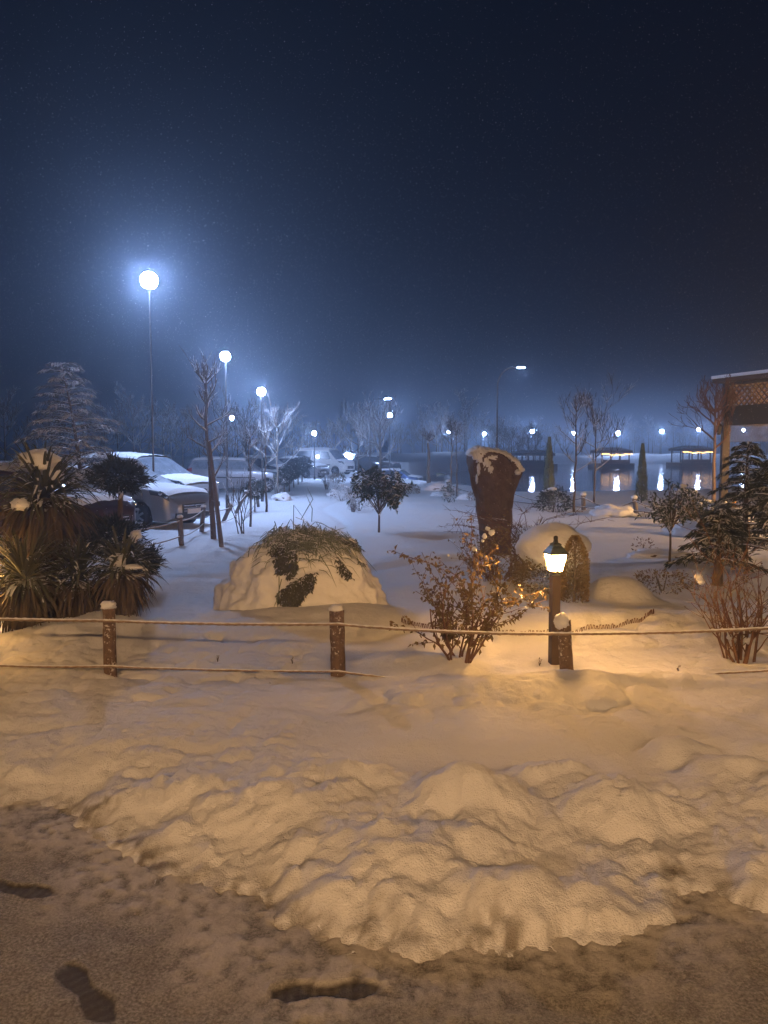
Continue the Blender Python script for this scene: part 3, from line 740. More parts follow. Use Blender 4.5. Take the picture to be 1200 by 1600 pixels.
# slim trees by the parking row
a = GH(334, 842)
t1 = bare_tree('slender bare tree in front of the grey estate car, held by a wooden stake', a, 3.9, .32, .6, .06, 'bark', 'twig', 3, 26, 2, .0028, (-.12, 0))
mb = MB(); sb = GH(347, 854); st = thing('tree_stake', 'slanting wooden stake leaning on the slender tree by the parked cars', 'stake', sb)
sp_ = P(326, 690, sb.y + .1) - sb; mb.tube([(0, 0, -.1), sp_ * .5, sp_], [.045, .04, .035], 8); mb.build('shaft', M['stake'], st, True)
g_ = GH(391, 823); t2 = bare_tree('thin upright sapling trunk right of the grey estate car', g_, 2.6, .55, .45, .03, 'stake', 'twig', 5, 10, 2, .004)
g_ = GH(416, 800); bare_tree('slim straight sapling close by the third lamp pole', g_, 2.9, .5, .5, .035, 'bark', 'twig', 6, 10, 2, .004)
g_ = GH(434, 779); bare_tree('pale forked young tree with white branches above the clipped row', g_, 3.3, .36, 1.0, .05, 'barkpale', 'twig', 8, 11, 3, .006, spread=.5)
g_ = GH(381, 832); o = thing('young_shrub', 'leafless upright shrub of forked stems in the snow by the stakes', 'shrub', g_); mb = MB(); random.seed(31)
for k in range(5): branches(mb, (U(-.1, .1), U(-.1, .1), -.05), (U(-.25, .25), U(-.2, .2), 1), U(.7, 1.1), .013, 2, .45, .1, 4, 3, .004)
mb.build('stems', M['twigdark'], o)
# parking rope fence: short posts, some fallen askew
pf = thing('parking_fence', 'low rope fence of crooked posts in front of the parked cars', 'fence', G(283, 852))
pp = []
for i, (tx, ty, bx, by) in enumerate([(281, 808, 284, 852), (318, 792, 314, 834), (361, 788, 346, 816), (385, 768, 366, 802), (400, 752, 404, 792), (-60, 850, -60, 905), (60, 835, 60, 890), (180, 822, 180, 872)]):
    B = GH(bx, by); T = P(tx, ty, B.y); pp.append((T, B)); q = log_post(loc(pf, T), loc(pf, B + Vector((0, 0, -.1))), .05, i).build('post', M['stake'], pf, True)
    mb = MB(); mb.blob(loc(pf, T) + Vector((0, 0, .01)), .06, (1, 1, .6), .3, seed=i); mb.build('snow_cap', M['snow'], q, True)
order = [5, 6, 7, 0, 1, 2, 3, 4]
for hh, nmr in ((-.07, 'upper_rope'), (-.36, 'lower_rope')):
    pts = []
    for i in range(len(order) - 1):
        A = pp[order[i]][0]; B = pp[order[i + 1]][0]; s_ = sag(A + Vector((0, -.06, hh)), B + Vector((0, -.06, hh)), .05); pts += s_ if not pts else s_[1:]
    mb = MB(); mb.tube([loc(pf, p) for p in pts], .013, 6); mb.build(nmr, M['rope'], pf, True)

# clipped little evergreen trees along the parking
def ball_tree(locv, H, R, label, seed=1, n=900, lf=.05, mat='leafdark', group=None, name='clipped_tree', tr=.025, sq=(1, 1, .85), shell=.55, lw=.45):
    random.seed(seed); o = thing(name, label, 'tree', locv, 0, group)
    mb = MB(); mb.tube([(0, 0, -.1), (.01, 0, H * .3), (-.01, 0, H - R)], [tr, tr * .85, tr * .7], 7); mb.build('trunk', M['bark'], o, True)
    mb = MB()
    from mathutils import noise as mn
    for k in range(14):
        d = rdir(-.3, 1); mb.tube([(0, 0, H - R * 1.5), Vector((0, 0, H - R)) + d * R * .75], [tr * .5, .004], 4, cap=False)
    mb.build('limbs', M['twigdark'], o)
    mb = MB()
    for k in range(n):
        d = rdir(); q = R * (shell + (1 - shell) * U(0, 1) ** .6) * (1 + .28 * mn.noise(d * 2.6 + Vector((seed, 0, 0)))); c = Vector((d.x * sq[0], d.y * sq[1], d.z * sq[2])) * q + Vector((0, 0, H - R * sq[2]))
        ld = (d * .6 + rdir() * .8 + Vector((0, 0, -.15))).normalized(); mb.leaf(c, ld, rdir(.2, 1), lf * U(.7, 1.3), lf * lw, .2, .1)
    mb.build('crown', M[mat], o)
    return o
rowt = ball_tree(GH(398, 800), .95, .34, 'nearest clipped ball tree of the row beside the parked cars', 21, 800, .07, 'juniper', 'clipped ball trees beside the parking')
rl = ['second', 'third', 'fourth', 'fifth', 'sixth', 'seventh']
for i, (px, py) in enumerate([(444, 776), (452, 768), (459, 762), (466, 757), (472, 753)]):
    g_ = GH(px, py); dup(rowt, g_, i * 1.3, 1.15 + .12 * i, rl[i] + ' clipped ball tree of the row going away beside the parked cars')

# evergreen with broad leaves in the middle
def broad_tree(px, py, H, R, label, seed, n=900, lf=.12, mat='leafdark', trunk=.025, open_=False, sq=(1, 1, .8), cz=.42):
    g_ = GH(px, py); random.seed(seed); o = thing('small_tree', label, 'tree', g_)
    mb = MB(); mb.tube([(0, 0, -.08), (.005, 0, H * .25), (0, 0, H * cz)], [trunk, trunk * .85, trunk * .8], 8); mb.build('trunk', M['bark'], o, True)
    mb = MB(); tips = []
    zc = H - R * sq[2]
    for k in range(26):
        d = rdir(-.55, 1); d = Vector((d.x * sq[0], d.y * sq[1], d.z * sq[2])); e = Vector((0, 0, zc)) + d * R * U(.8, 1.1)
        s0 = Vector((0, 0, H * cz * U(.9, 1.3))); m_ = s0.lerp(e, .5) + Vector((0, 0, .06)); mb.tube([s0, m_, e], [trunk * .5, trunk * .3, .004], 5, cap=False)
        for q in range(3):
            e2 = e.lerp(m_, U(0, .7)) + rdir() * R * .32; mb.tube([m_.lerp(e, U(.2, .8)), e2], [.006, .003], 4, cap=False); tips.append(e2)
        tips.append(e)
    mb.build('branches', M['twigdark'], o)
    mb = MB()
    for k in range(n):
        c = random.choice(tips) + rdir() * R * U(0, .2); ld = (rdir() + Vector((0, 0, -.25))).normalized()
        mb.leaf(c, ld, rdir(.1, 1), lf * U(.6, 1.2), lf * .42, .18, .15)
    mb.build('leaves', M[mat], o)
    mb = MB()
    for k in range(14 if not open_ else 24):
        c = random.choice(tips); mb.blob(c + Vector((0, 0, .02)), U(.02, .045), (1.2, 1, .6), .4, 8, 5, seed=k)
    mb.build('snow_clumps', M['snow'], o, True)
    return o
broad_tree(592, 832, 1.32, .56, 'small round evergreen with dark drooping leaves on a thin stem in open snow', 41, 1500, .13, sq=(1.02, 1, .66), cz=.3)
broad_tree(1046, 880, 1.02, .36, 'little round tree with curled leaves on a thin stem right of the lantern', 42, 800, .06, trunk=.018, sq=(1, 1, .72), cz=.45)
def snow_shrub(px, py, R, label, seed, mat='juniper', n=900, lf=.06, snow=6, sq=(1, 1, .8), cat='shrub', name='round_shrub', capr=0, lift=0):
    g_ = GH(px, py); random.seed(seed); o = thing(name, label, cat, g_)
    mb = MB()
    from mathutils import noise as mn
    for k in range(10): mb.tube([(0, 0, -.05), rdir(.1, 1) * R * .8], [.012, .004], 4, cap=False)
    mb.build('stems', M['twigdark'], o)
    mb = MB()
    for k in range(n):
        d = rdir(-.6, 1); q = R * (.45 + .55 * U(0, 1) ** .5) * (1 + .3 * mn.noise(d * 2.2 + Vector((seed, 0, 0)))); c = Vector((d.x * sq[0], d.y * sq[1], d.z * sq[2])) * q + Vector((0, 0, R * sq[2] * .7 + lift))
        mb.leaf(c, (d + rdir() * .7), rdir(.1, 1), lf * U(.6, 1.3), lf * .4, .2, .1)
    mb.build('foliage', M[mat], o)
    mb = MB()
    for k in range(snow):
        d = rdir(.45, 1); c = Vector((d.x * sq[0], d.y * sq[1], d.z * sq[2])) * R * .95 + Vector((0, 0, R * sq[2] * .7 + lift)); mb.blob(c, U(.1, .2) * R, (1.3, 1.1, .5), .4, 10, 6, seed=k + seed)
    if capr: mb.blob((0, 0, R * sq[2] * 1.45), capr, (1.2, 1.1, .5), .25, 18, 10, seed=seed)
    if snow or capr: mb.build('snow_clumps', M['snow'], o, True)
    return o
snow_shrub(865, 800, .52, 'dark round shrub between the brown stone and the lakeside bare tree', 51, 'juniper', 1500, .07, 5)
snow_shrub(1068, 830, .50, 'dark shrub with snowy top just behind the little curled leaf tree', 52, 'juniper', 1600, .07, 12, (1, 1, 1.1))
snow_shrub(1098, 812, .38, 'low dark shrub between the little tree and the pergola post', 53, 'juniper', 800, .07, 10)
snow_shrub(1128, 822, .42, 'shrub with white snow pads at the foot of the pergola post', 54, 'juniper', 900, .07, 14)
snow_shrub(639, 772, .36, 'rounded brown bush in the snow right of the dark leaved evergreen', 55, 'leafbrown', 700, .07, 3, (1.3, 1, .7))
snow_shrub(532, 782, .42, 'frosted bare bush in open snow left of the dark leaved evergreen', 56, 'conifersnow', 900, .05, 6)
snow_shrub(562, 798, .40, 'pale twiggy bush touching the left side of the dark leaved evergreen', 57, 'conifersnow', 700, .05, 0)
snow_shrub(697, 772, .25, 'small dark tuft poking out of the snow by the pair of thin trunks', 58, 'leafdark', 300, .06, 3)
snow_shrub(702, 785, .30, 'small leafy seedling with snow lumps in front of the pair of thin trunks', 59, 'leafdark', 200, .08, 4, (.7, .7, 1.3))
snow_shrub(528, 755, .45, 'brown rounded bush on the snow before the white van', 60, 'leafbrown', 700, .08, 5)
snow_shrub(742, 782, .25, 'little orange brown bush touching the left side of the brown stone', 61, 'leafbrown', 300, .06, 1)
snow_shrub(1005, 865, .2, 'small tuft half buried on the slope left of the little curled leaf tree', 62, 'twigred', 80, .05, 0)
snow_shrub(1035, 925, .26, 'low reddish shrub under snow right of the lantern', 63, 'leafbrown', 500, .045, 0, (1.5, 1, .6))

def twiggy(px, py, H, label, seed, n=10, mat='twig', name='bare_shrub', r=.012, depth=2, sp=.5):
    g_ = GH(px, py); random.seed(seed); o = thing(name, label, 'shrub', g_); mb = MB()
    for k in range(n): branches(mb, (U(-.06, .06), U(-.06, .06), -.06), (U(-sp, sp), U(-sp, sp), 1), H * U(.5, .8), r, depth, .5, .08, 4, 3, .003)
    mb.build('stems', M[mat], o); return o
twiggy(511, 765, .9, 'pale leafless bush in front of the white van', 71, 12, r=.012)
twiggy(432, 780, .6, 'wispy white stems beside the snow ball by the clipped trees', 72, 9, 'twig')
twiggy(552, 800, .5, 'fan of pale stalks at the foot of the dark leaved evergreen', 73, 10)

# tall slim evergreens (columnar) near the lake
def column_tree(px, py, H, R, label, seed):
    g_ = GH(px, py); random.seed(seed); o = thing('columnar_cypress', label, 'tree', g_, 0, 'columnar cypresses on the near shore')
    mb = MB(); mb.tube([(0, 0, -.1), (0, 0, H * .9)], [.03, .01], 6); mb.build('trunk', M['bark'], o)
    mb = MB()
    for k in range(1600):
        z = U(.02, 1); rr = R * (1 - z ** 1.7) * (.55 + .45 * U(0, 1)) + .015; a_ = U(0, 6.28)
        mb.leaf((rr * math.cos(a_), rr * math.sin(a_), z * H), (math.cos(a_) * .35, math.sin(a_) * .35, 1), (math.cos(a_), math.sin(a_), .2), .1, .035, .2)
    mb.build('foliage', M['grass'], o)
column_tree(857, 793, 2.15, .19, 'columnar cypress rising beside the dark round shrub on the near shore', 81)
column_tree(1002, 786, 1.95, .19, 'columnar cypress beside the second lakeside fence post', 82)

# lakeside bare trees
bare_tree('slim bare tree standing on the near shore left of the lake fence post', GH(897, 800), 3.6, .33, .75, .04, 'bark', 'twigdark', 91, 16, 2, .004)
bare_tree('spreading bare tree on the near shore in front of the left fairy lit pavilion', GH(928, 786), 3.3, .35, 1.3, .04, 'bark', 'twigdark', 92, 15, 3, .005)
bare_tree('reddish bare tree with a warm lit trunk left of the pergola', GH(1114, 800), 3.6, .52, 1.0, .07, 'beam', 'twigred', 93, 14, 3, .006)
bare_tree('twin trunked small bare tree right of the evergreen, left trunk', AT(705, 33), 3.1, .52, .8, .04, 'barkpale', 'twig', 94, 16, 3, .006)
bare_tree('thin dark trunk just right of the twin small tree', AT(713, 30), 3.0, .7, .4, .035, 'stake', 'twigdark', 95, 6, 2, .004)
g_ = AT(669, 40); o = bare_tree('stout pale trunk with a snowy tuft, behind the rounded brown bush', g_, 3.0, .78, .5, .12, 'barkpale', 'twig', 96, 12, 3, .008)
bare_tree('big snow laden bare tree behind the arched lamp', AT(594, 50), 4.6, .28, 1.9, .11, 'bark', 'twig', 97, 20, 3, .011, spread=.55)
bare_tree('snow laden bare tree left of the arched lamp pole', AT(560, 57), 4.3, .3, 1.7, .09, 'bark', 'twig', 98, 15, 3, .012)
bare_tree('snowy bare tree behind the dark lamp pole by the van', AT(481, 66), 4.0, .3, 1.3, .08, 'bark', 'twig', 99, 14, 3, .013)
bare_tree('snowy sapling under the low lamp by the far cars', AT(538, 70), 2.0, .3, .8, .05, 'bark', 'twig', 100, 9, 2, .015)
bare_tree('bare tree behind the wagon, left of the small distant lamp', AT(352, 44), 4.3, .3, 1.6, .08, 'bark', 'twigdark', 101, 14, 3, .01)
bare_tree('young bare tree left of the pale forked one', AT(386, 40), 4.2, .3, 1.2, .06, 'bark', 'twigdark', 102, 14, 3, .009)

# far woods: individual bare trees
random.seed(5)
protos = []
for k in range(4):
    protos.append(bare_tree('bare tree in the dark row far behind the lake', (0, 0, 0), 8, .25, 2.9, .13, 'twigdark', 'twig', 110 + k, 12, 3, .028, group='bare trees beyond the lake'))
random.seed(77); first = [True] * 4
def place_far(px, Y, s, label, group):
    k = random.randrange(4); x, y = XY(px, Y); z = hz(x, y)
    if first[k]:
        o = protos[k]; o.location = (x, y, z - .1); o.scale = (s,) * 3; o.rotation_euler.z = U(0, 6); first[k] = False
    else: o = dup(protos[k], (x, y, z - .1), U(0, 6), s)
    o['label'] = label; o['group'] = group
for k in range(46): place_far(640 + k * 13.5 + U(-6, 6), 182 + U(0, 40), U(.8, 1.15), 'bare tree in the dark row far behind the lake', 'bare trees beyond the lake')
for k in range(20): place_far(590 + k * 13 + U(-6, 6), 92 + U(0, 50), U(.6, .85), 'bare tree behind the far parked cars', 'bare trees behind the far cars')
for k in range(26): place_far(20 + k * 23 + U(-9, 9), 64 + U(0, 35), U(.5, .8), 'dim bare tree at the far edge of the car park', 'bare trees behind the car park')

# snow covered boulders and heaps
def snow_boulder(px, py, R, sq, label, seed, warm=False):
    g_ = GH(px, py); o = thing('snowy_boulder', label, 'boulder', g_); mb = MB(); mb.blob((0, 0, 0), R * .9, (sq[0], sq[1], sq[2] * .9), .2, 22, 12, seed=seed); mb.build('rock', M['stone'], o, True)
    mb = MB(); mb.blob((0, 0, R * sq[2] * .1), R, sq, .3, 40, 24, seed=seed + 1); mb.build('snow_cover', M['snow'], o, True)
snow_boulder(957, 806, .62, (1.0, .8, .42), 'snow covered boulder between the two lakeside posts', 1)
snow_boulder(439, 782, .28, (1.3, 1, .85), 'snow ball shaped boulder at the foot of the pale forked tree', 2)
snow_boulder(735, 780, .45, (1.2, .9, .5), 'wide snowy boulder left of the brown stone', 3)
snow_boulder(688, 775, .3, (1.3, .9, .5), 'low snowy boulder left of the pair of thin trunks', 4)
snow_boulder(687, 766, .9, (1.0, .8, .35), 'white snow heap at the lake end behind the thin trunks', 5)
snow_boulder(1028, 870, .3, (1.6, 1, .4), 'small snowy heap left of the little curled leaf tree', 6)
snow_boulder(1100, 835, .55, (1.3, 1, .5), 'snowy heap right of the dark shrub behind the little tree', 7)
snow_boulder(530, 775, .35, (1.3, 1, .6), 'small snowy heap before the frosted bush left of the evergreen', 8)

# lakeside rope fence
lf = thing('lakeside_fence', 'rope fence of short snow topped posts on the near lake shore', 'fence', GH(900, 800)); pp = []
for i, (tx, ty, bx, by) in enumerate([(700, 752, 700, 772), (797, 765, 797, 790), (911, 773, 912, 797), (991, 778, 995, 802), (1095, 782, 1096, 806)]):
    B = GH(bx, by); T = P(tx, ty, B.y); T.z = max(T.z, B.z + .42); pp.append((T, B)); q = log_post(loc(lf, T), loc(lf, B + Vector((0, 0, -.1))), .065, i + 40).build('post', M['stake'], lf, True)
    mb = MB(); mb.blob(loc(lf, T) + Vector((0, 0, .02)), .09, (1, 1, .7), .3, seed=i); mb.build('snow_cap', M['snow'], q, True)
for i in range(4):
    A, B = pp[i][0], pp[i + 1][0]
    for hh in (-.08, -.36):
        mb = MB(); mb.tube([loc(lf, p) for p in sag(A + Vector((0, -.08, hh)), B + Vector((0, -.08, hh)), .22 if hh > -.2 else .04)], .016, 6); mb.build('rope', M['twigdark'], lf, True)

# ------------------------------------------------------------------ PAVILIONS on the far water
def pavilion(px0, px1, Y, label, lit, ytop=700, ybase=728):
    x0 = XY(px0, Y)[0]; x1 = XY(px1, Y)[0]; W = x1 - x0; z1 = P(600, ytop, Y).z - WATZ; D = 4.5
    o = thing('lake_pavilion', label, 'pavilion', ((x0 + x1) / 2, Y, WATZ), 0, 'open pavilions standing at the far shore')
    mb = MB(); mb.box((0, 0, .15), (W * 1.12, D + 1.2, .9)); mb.build('deck', M['darkwood'], o)
    for sx in (-1, -.33, .33, 1):
        for sy in (-1, 1):
            mb = MB(); mb.box((sx * (W / 2 - .35), sy * D / 2, z1 / 2 + .1), (.16, .16, z1 - .3)); mb.build('post', M['darkwood'], o)
    mb = MB(); mb.box((0, 0, z1 - .18), (W, D + 1, .35)); mb.add([(-W / 2 * 1.03, -D / 2 - .6, z1), (W / 2 * 1.03, -D / 2 - .6, z1), (W / 2 * 1.03, D / 2 + .6, z1), (-W / 2 * 1.03, D / 2 + .6, z1), (-W / 4, 0, z1 + .45), (W / 4, 0, z1 + .45)], [(0, 1, 5, 4), (1, 2, 5), (2, 3, 4, 5), (3, 0, 4), (0, 3, 2, 1)])
    mb.build('roof', M['darkwood'], o)
    mb = MB(); mb.box((0, -D / 2, .75), (W * .9, .08, .7)); mb.box((0, 0, .7), (W * .5, 1.0, .75)); mb.build('railing', M['darkwood'], o)
    if lit:
        mb = MB(); nb = 34
        for k in range(nb):
            f = k / (nb - 1); x = (f - .5) * W * .93; z = z1 - .55 + .12 * abs(math.sin(f * math.pi * 3)) + U(-.05, .05) - .15 * math.sin(f * math.pi); mb.blob((x, -D / 2 - .62, z), U(.07, .12), (1, 1, .8), 0, 6, 4)
        mb.tube([((f - .5) * W * .93, -D / 2 - .6, z1 - .5 - .15 * math.sin(f * math.pi)) for f in np.linspace(0, 1, 20)], .02, 4)
        tag(mb.build('fairy_lights', M['bulbs'], o), 'string of small warm bulbs along the eaves')
pavilion(928, 977, 112, 'left fairy lit pavilion across the lake', True, 704)
pavilion(1052, 1101, 118, 'right fairy lit pavilion across the lake', True, 701)
pavilion(798, 859, 105, 'unlit pavilion across the lake right of the brown stone', False, 708)

# ------------------------------------------------------------------ PERGOLA at the right
A = P(1127, 592, 23.0); dv = Vector((.36, -.93, 0)).normalized(); rv = Vector((.93, .36, 0)).normalized()
pg = thing('pergola', 'dark timber pergola with lit lattice and clear curtain at the right edge', 'pergola', (A.x, A.y, hz(A.x, A.y)))
HT = A.z - pg.location.z; LL = 9.0; WW = 6.0
def pq(l, w, z): return dv * l + rv * w + Vector((0, 0, z))
for l in (.1, 4.5, LL - .1):
    for w in (.1, WW - .1):
        mb = MB(); mb.beam(pq(l, w, -.1), pq(l, w, HT - .15), .16, .16); mb.build('post', M['stainwood'], pg)
mb = MB(); mb.beam(pq(.1, .26, 0), pq(.1, .26, HT - .2), .06, .06); mb.build('drain_pipe', M['stainwood'], pg)
mb = MB(); mb.beam(pq(-.2, WW / 2, HT - .06), pq(LL + .2, WW / 2, HT - .06), WW + .3, .12); rf = mb.build('roof', M['darkwood'], pg)
mb = MB(); mb.beam(pq(-.22, WW / 2, HT + .05), pq(LL + .22, WW / 2, HT + .05), WW + .34, .085); mb.build('snow_layer', M['snow'], rf)
def lattice(mb, a, b, z0, z1, cell=.2, w=.035):
    L = (b - a).length; d = (b - a).normalized(); h = z1 - z0; k = -h
    while k < L:
        for sgn in (0, 1):
            s0, e0 = k, k + h; q0, q1 = max(0, s0), min(L, e0)
            if q1 > q0:
                f0, f1 = (q0 - s0) / h, (q1 - s0) / h
                za, zb_ = (z0 + f0 * h, z0 + f1 * h) if sgn == 0 else (z1 - f0 * h, z1 - f1 * h)
                mb.beam(a + d * q0 + Vector((0, 0, za)), a + d * q1 + Vector((0, 0, zb_)), .018 + .01 * sgn, w)
        k += cell
mb = MB(); lattice(mb, pq(.2, .1, 0), pq(LL, .1, 0), HT - .82, HT - .22); mb.build('lattice_panel', M['darkwood'], pg)
mb = MB(); lattice(mb, pq(.1, .3, 0), pq(.1, WW, 0), HT - .82, HT - .22); mb.build('lattice_panel', M['darkwood'], pg)
mb = MB(); mb.beam(pq(.1, .1, HT - .16), pq(LL, .1, HT - .16), .1, .1); mb.beam(pq(.1, .1, HT - .87), pq(LL, .1, HT - .87), .1, .1)
mb.beam(pq(.1, .1, HT - .16), pq(.1, WW, HT - .16), .1, .1); mb.beam(pq(.1, .1, HT - .87), pq(.1, WW, HT - .87), .1, .1); mb.build('frame_beam', M['stainwood'], pg)
mb = MB()
mb.beam(pq(.3, .1, HT - 1.15), pq(LL, .1, HT - 1.15), .12, .46); mb.beam(pq(.1, .3, HT - 1.15), pq(.1, WW, HT - 1.15), .12, .46); mb.build('rolled_blind', M['stainwood'], pg)
m, t, b = nm('clear_curtain'); b.inputs['Base Color'].default_value = (.5, .4, .3, 1); b.inputs['Roughness'].default_value = .25
b.inputs['Alpha'].default_value = .35
mb = MB(); mb.beam(pq(.3, .1, HT - 1.62), pq(LL, .1, HT - 1.62), .01, .5); mb.build('clear_curtain', m, pg)
wl = MB(); wz = HT - 1.5; wl.lathe([(.05, wz - .15), (.085, wz + .08), (.10, wz + .1), (.03, wz + .2)], pq(.1, -.12, 0), 6); wl.beam(pq(.1, .02, wz + .1), pq(.1, -.12, wz + .16), .02, .02)
wo_ = wl.build('hanging_lantern', M['iron'], None); wo_.location = pg.location; tag(wo_, 'unlit dark lantern hanging on the pergola corner post', 'lantern')
for q_, e_, r_, lb_ in (((2.9, .75, HT - .5), 380, .09, 'warm lamp under the pergola roof lighting the lattice'), ((7.0, 1.0, HT - 1.7), 6800, .12, 'warm lamp hanging low in the near end of the pergola')):
    o = thing('ceiling_lamp', lb_, 'lamp', pg.location + pq(*q_), 0, 'warm lamps under the pergola roof')
    mb = MB(); ico(mb, (0, 0, 0), r_); mb.build('bulb', emit('warm_bulb', (1, .55, .22), e_), o)
    mb = MB(); mb.tube([(0, 0, r_), (0, 0, HT - q_[2] - .1)], .008, 6); mb.build('cord', M['iron'], o)
g_ = GH(1147, 800); o = thing('garden_bollard', 'small glowing orange bollard with snow at the foot of the pergola', 'bollard', g_)
mb = MB(); mb.lathe([(.06, 0), (.06, .12)], n=12); mb.build('base', M['iron'], o)
mb = MB(); mb.lathe([(.05, .12), (.05, .42)], n=12); mb.build('light_tube', M['amber'], o)
mb = MB(); mb.blob((0, 0, .48), .09, (1, 1, .7), .2); mb.build('snow_cap', M['snow'], o, True)

# ------------------------------------------------------------------ BROWN STONE with snow cap
g_ = G(778, 868); o = thing('standing_stone', 'tall brown standing stone widening upward with a ragged snow cap', 'stone', (g_.x, g_.y, hz(g_.x, g_.y)))
YS = g_.y
from mathutils import noise as mn
def stone_mesh(outl, depth, seed, amp=.065):
    # outl: rows of (left px, right px, py)
    mb = MB(); n = 72; rows = []
    for (l, r, py) in outl:
        a = P(l, py, YS); b_ = P(r, py, YS); c = (a + b_) / 2; hw = (b_.x - a.x) / 2
        rows.append((c.x - o.location.x, hw, c.z - o.location.z))
    dense = []
    for i in range(len(rows) - 1):
        for k in range(7):
            f = k / 7; dense.append(tuple(rows[i][j] * (1 - f) + rows[i + 1][j] * f for j in range(3)))
    dense.append(rows[-1])
    for (cx, hw, z) in dense:
        for k in range(n):
            a = 2 * math.pi * k / n; ca, sa = math.cos(a), math.sin(a)
            e = abs(ca) ** .75 * (1 if ca > 0 else -1); e2 = abs(sa) ** .75 * (1 if sa > 0 else -1)
            q = 1 + amp * 2 * mn.noise(Vector((ca * 2, sa * 2, z * 1.6 + seed))) + amp * 1.4 * mn.noise(Vector((ca * 5, sa * 5, z * 3 + seed))) + amp * 1.2 * mn.noise(Vector((ca * 9, sa * 9, z * 2.2))) - amp * 1.3 * max(0, .25 - abs(mn.noise(Vector((ca * 4, sa * 4, z * 1.2 + 9)))) * 3)
            mb.v.append((cx + hw * e * q, depth * min(1, hw / .3) * e2 * q, z))
    for i in range(len(dense) - 1):
        for k in range(n): mb.f.append((i * n + k, i * n + (k + 1) % n, (i + 1) * n + (k + 1) % n, (i + 1) * n + k))
    mb.f.append(tuple(range(n))[::-1]); mb.f.append(tuple((len(dense) - 1) * n + k for k in range(n)))
    return mb
stone_mesh([(752, 800, 900), (750, 798, 860), (748, 796, 835), (748, 798, 815), (745, 799, 795), (744, 803, 778), (739, 806, 762), (736, 812, 746), (733, 815, 735), (732, 811, 722), (732, 800, 712), (733, 775, 704)], .30, 3).build('rock', M['stone'], o, True)
mb = MB()
line = [(736, 706), (744, 700), (752, 702), (762, 703), (774, 704), (786, 708), (796, 714), (805, 722), (811, 732)]
for i in range(33):
    f = i / 32 * 8; k = min(7, int(f)); px = line[k][0] + (line[k + 1][0] - line[k][0]) * (f - k); py = line[k][1] + (line[k + 1][1] - line[k][1]) * (f - k)
    c = P(px, py + 2, YS) - o.location; mb.blob(c, 1, (.075 + .015 * math.sin(i), .26, .055 + .014 * math.sin(i * 1.7)), .3, 14, 10, seed=i)
for (px, py, dx, dz, sd) in [(752, 712, .10, .12, 11), (760, 722, .085, .11, 12), (766, 733, .05, .07, 13), (748, 733, .028, .10, 14), (745, 748, .018, .07, 15), (772, 715, .09, .05, 16), (742, 712, .05, .07, 17), (809, 738, .05, .04, 18)]:
    c = P(px, py, YS - .26) - o.location; mb.blob(c, 1, (dx, .06, dz), .5, 18, 12, seed=sd, freq=3)
mb.build('snow_cap', M['snow'], o, True)

# ------------------------------------------------------------------ SNOW MOUND with grass tussock
gB = G(472, 960); MY = 8.6
o = thing('snowy_grass_clump', 'big snow laden grass clump with flattened blades on top and dark gaps', 'shrub', (P(472, 960, MY).x, MY, 0))
o.location.z = hz(o.location.x, MY)
from mathutils.bvhtree import BVHTree
def on_mound(px, py, off=0.0):      # point of the mound's surface at this pixel
    a_, d_, e_ = ray(px, py); D = Vector((a_, d_, e_)).normalized(); h_ = BV.ray_cast(Vector((0, 0, CAMZ)) - o.location, D)
    if h_[0] is None: return None
    return h_[0] + h_[1] * off, h_[1]
DR = (.90, .62, .98)
mb = MB(); n_, m_ = 150, 90; gx = []
GAPS = [(452, 895, 30, 9, -.9), (436, 872, 22, 14, 1.2), (530, 862, 14, 9, .9), (480, 925, 4, 4, 0), (545, 845, 10, 4, .5)]
for i in range(m_ + 1):
    th = math.pi * .62 * i / m_
    for k in range(n_):
        ph = 2 * math.pi * k / n_; d = Vector((math.sin(th) * math.cos(ph), math.sin(th) * math.sin(ph), math.cos(th)))
        dz = max(0, d.z); lob = abs(mn.noise(d * 2.3 + Vector((4.2, 1, 0)))) * 1.5 + (.5 + mn.noise(d * 4.5 + Vector((1.2, 7, 0)))) * .55 + abs(mn.noise(d * 8 + Vector((3, 7, 2)))) * .22
        q = .92 + .125 * lob + .035 * mn.noise(d * 12) + .012 * mn.noise(d * 30); q *= 1 + .10 * max(0, 1 - d.z * 2.2) ** 2 + .05 * mn.noise(d * 1.7 + Vector((9, 2, 1)))
        q = q * (1 - .06 * dz * lob); mb.v.append((math.copysign(abs(d.x) ** .85, d.x) * DR[0] * q, d.y * DR[1] * q, math.copysign(abs(d.z) ** .82, d.z) * DR[2] * q - .12))
for i in range(m_):
    for k in range(n_): mb.f.append((i * n_ + k, (i + 1) * n_ + k, (i + 1) * n_ + (k + 1) % n_, i * n_ + (k + 1) % n_))
mb.build('snow_cover', M['snow'], o, True); BV = BVHTree.FromPolygons([Vector(v) for v in mb.v], mb.f)
# dark leaf gaps where the snow has slid off
random.seed(12)
mb = MB()
def fill(poly, n, L, w, off=.004, target=None):
    xs = [p[0] for p in poly]; ys_ = [p[1] for p in poly]; c = 0
    while c < n:
        x, y = U(min(xs), max(xs)), U(min(ys_), max(ys_)); ins = False; j = len(poly) - 1
        for i in range(len(poly)):
            if (poly[i][1] > y) != (poly[j][1] > y) and x < (poly[j][0] - poly[i][0]) * (y - poly[i][1]) / (poly[j][1] - poly[i][1]) + poly[i][0]: ins = not ins
            j = i
        if not ins: c += .2; continue
        c += 1; r_ = on_mound(x, y, U(off - .015, off + .02))
        if r_: p, nn = r_; (target or mb).leaf(p, (nn * .12 + rdir() * .5 + Vector((0, 0, -.6))), nn, L * U(.6, 1.3), w, .2, .1)
fill([(437, 942), (430, 930), (452, 912), (480, 898), (494, 895), (490, 918), (472, 936), (460, 956)], 1700, .045, .015)
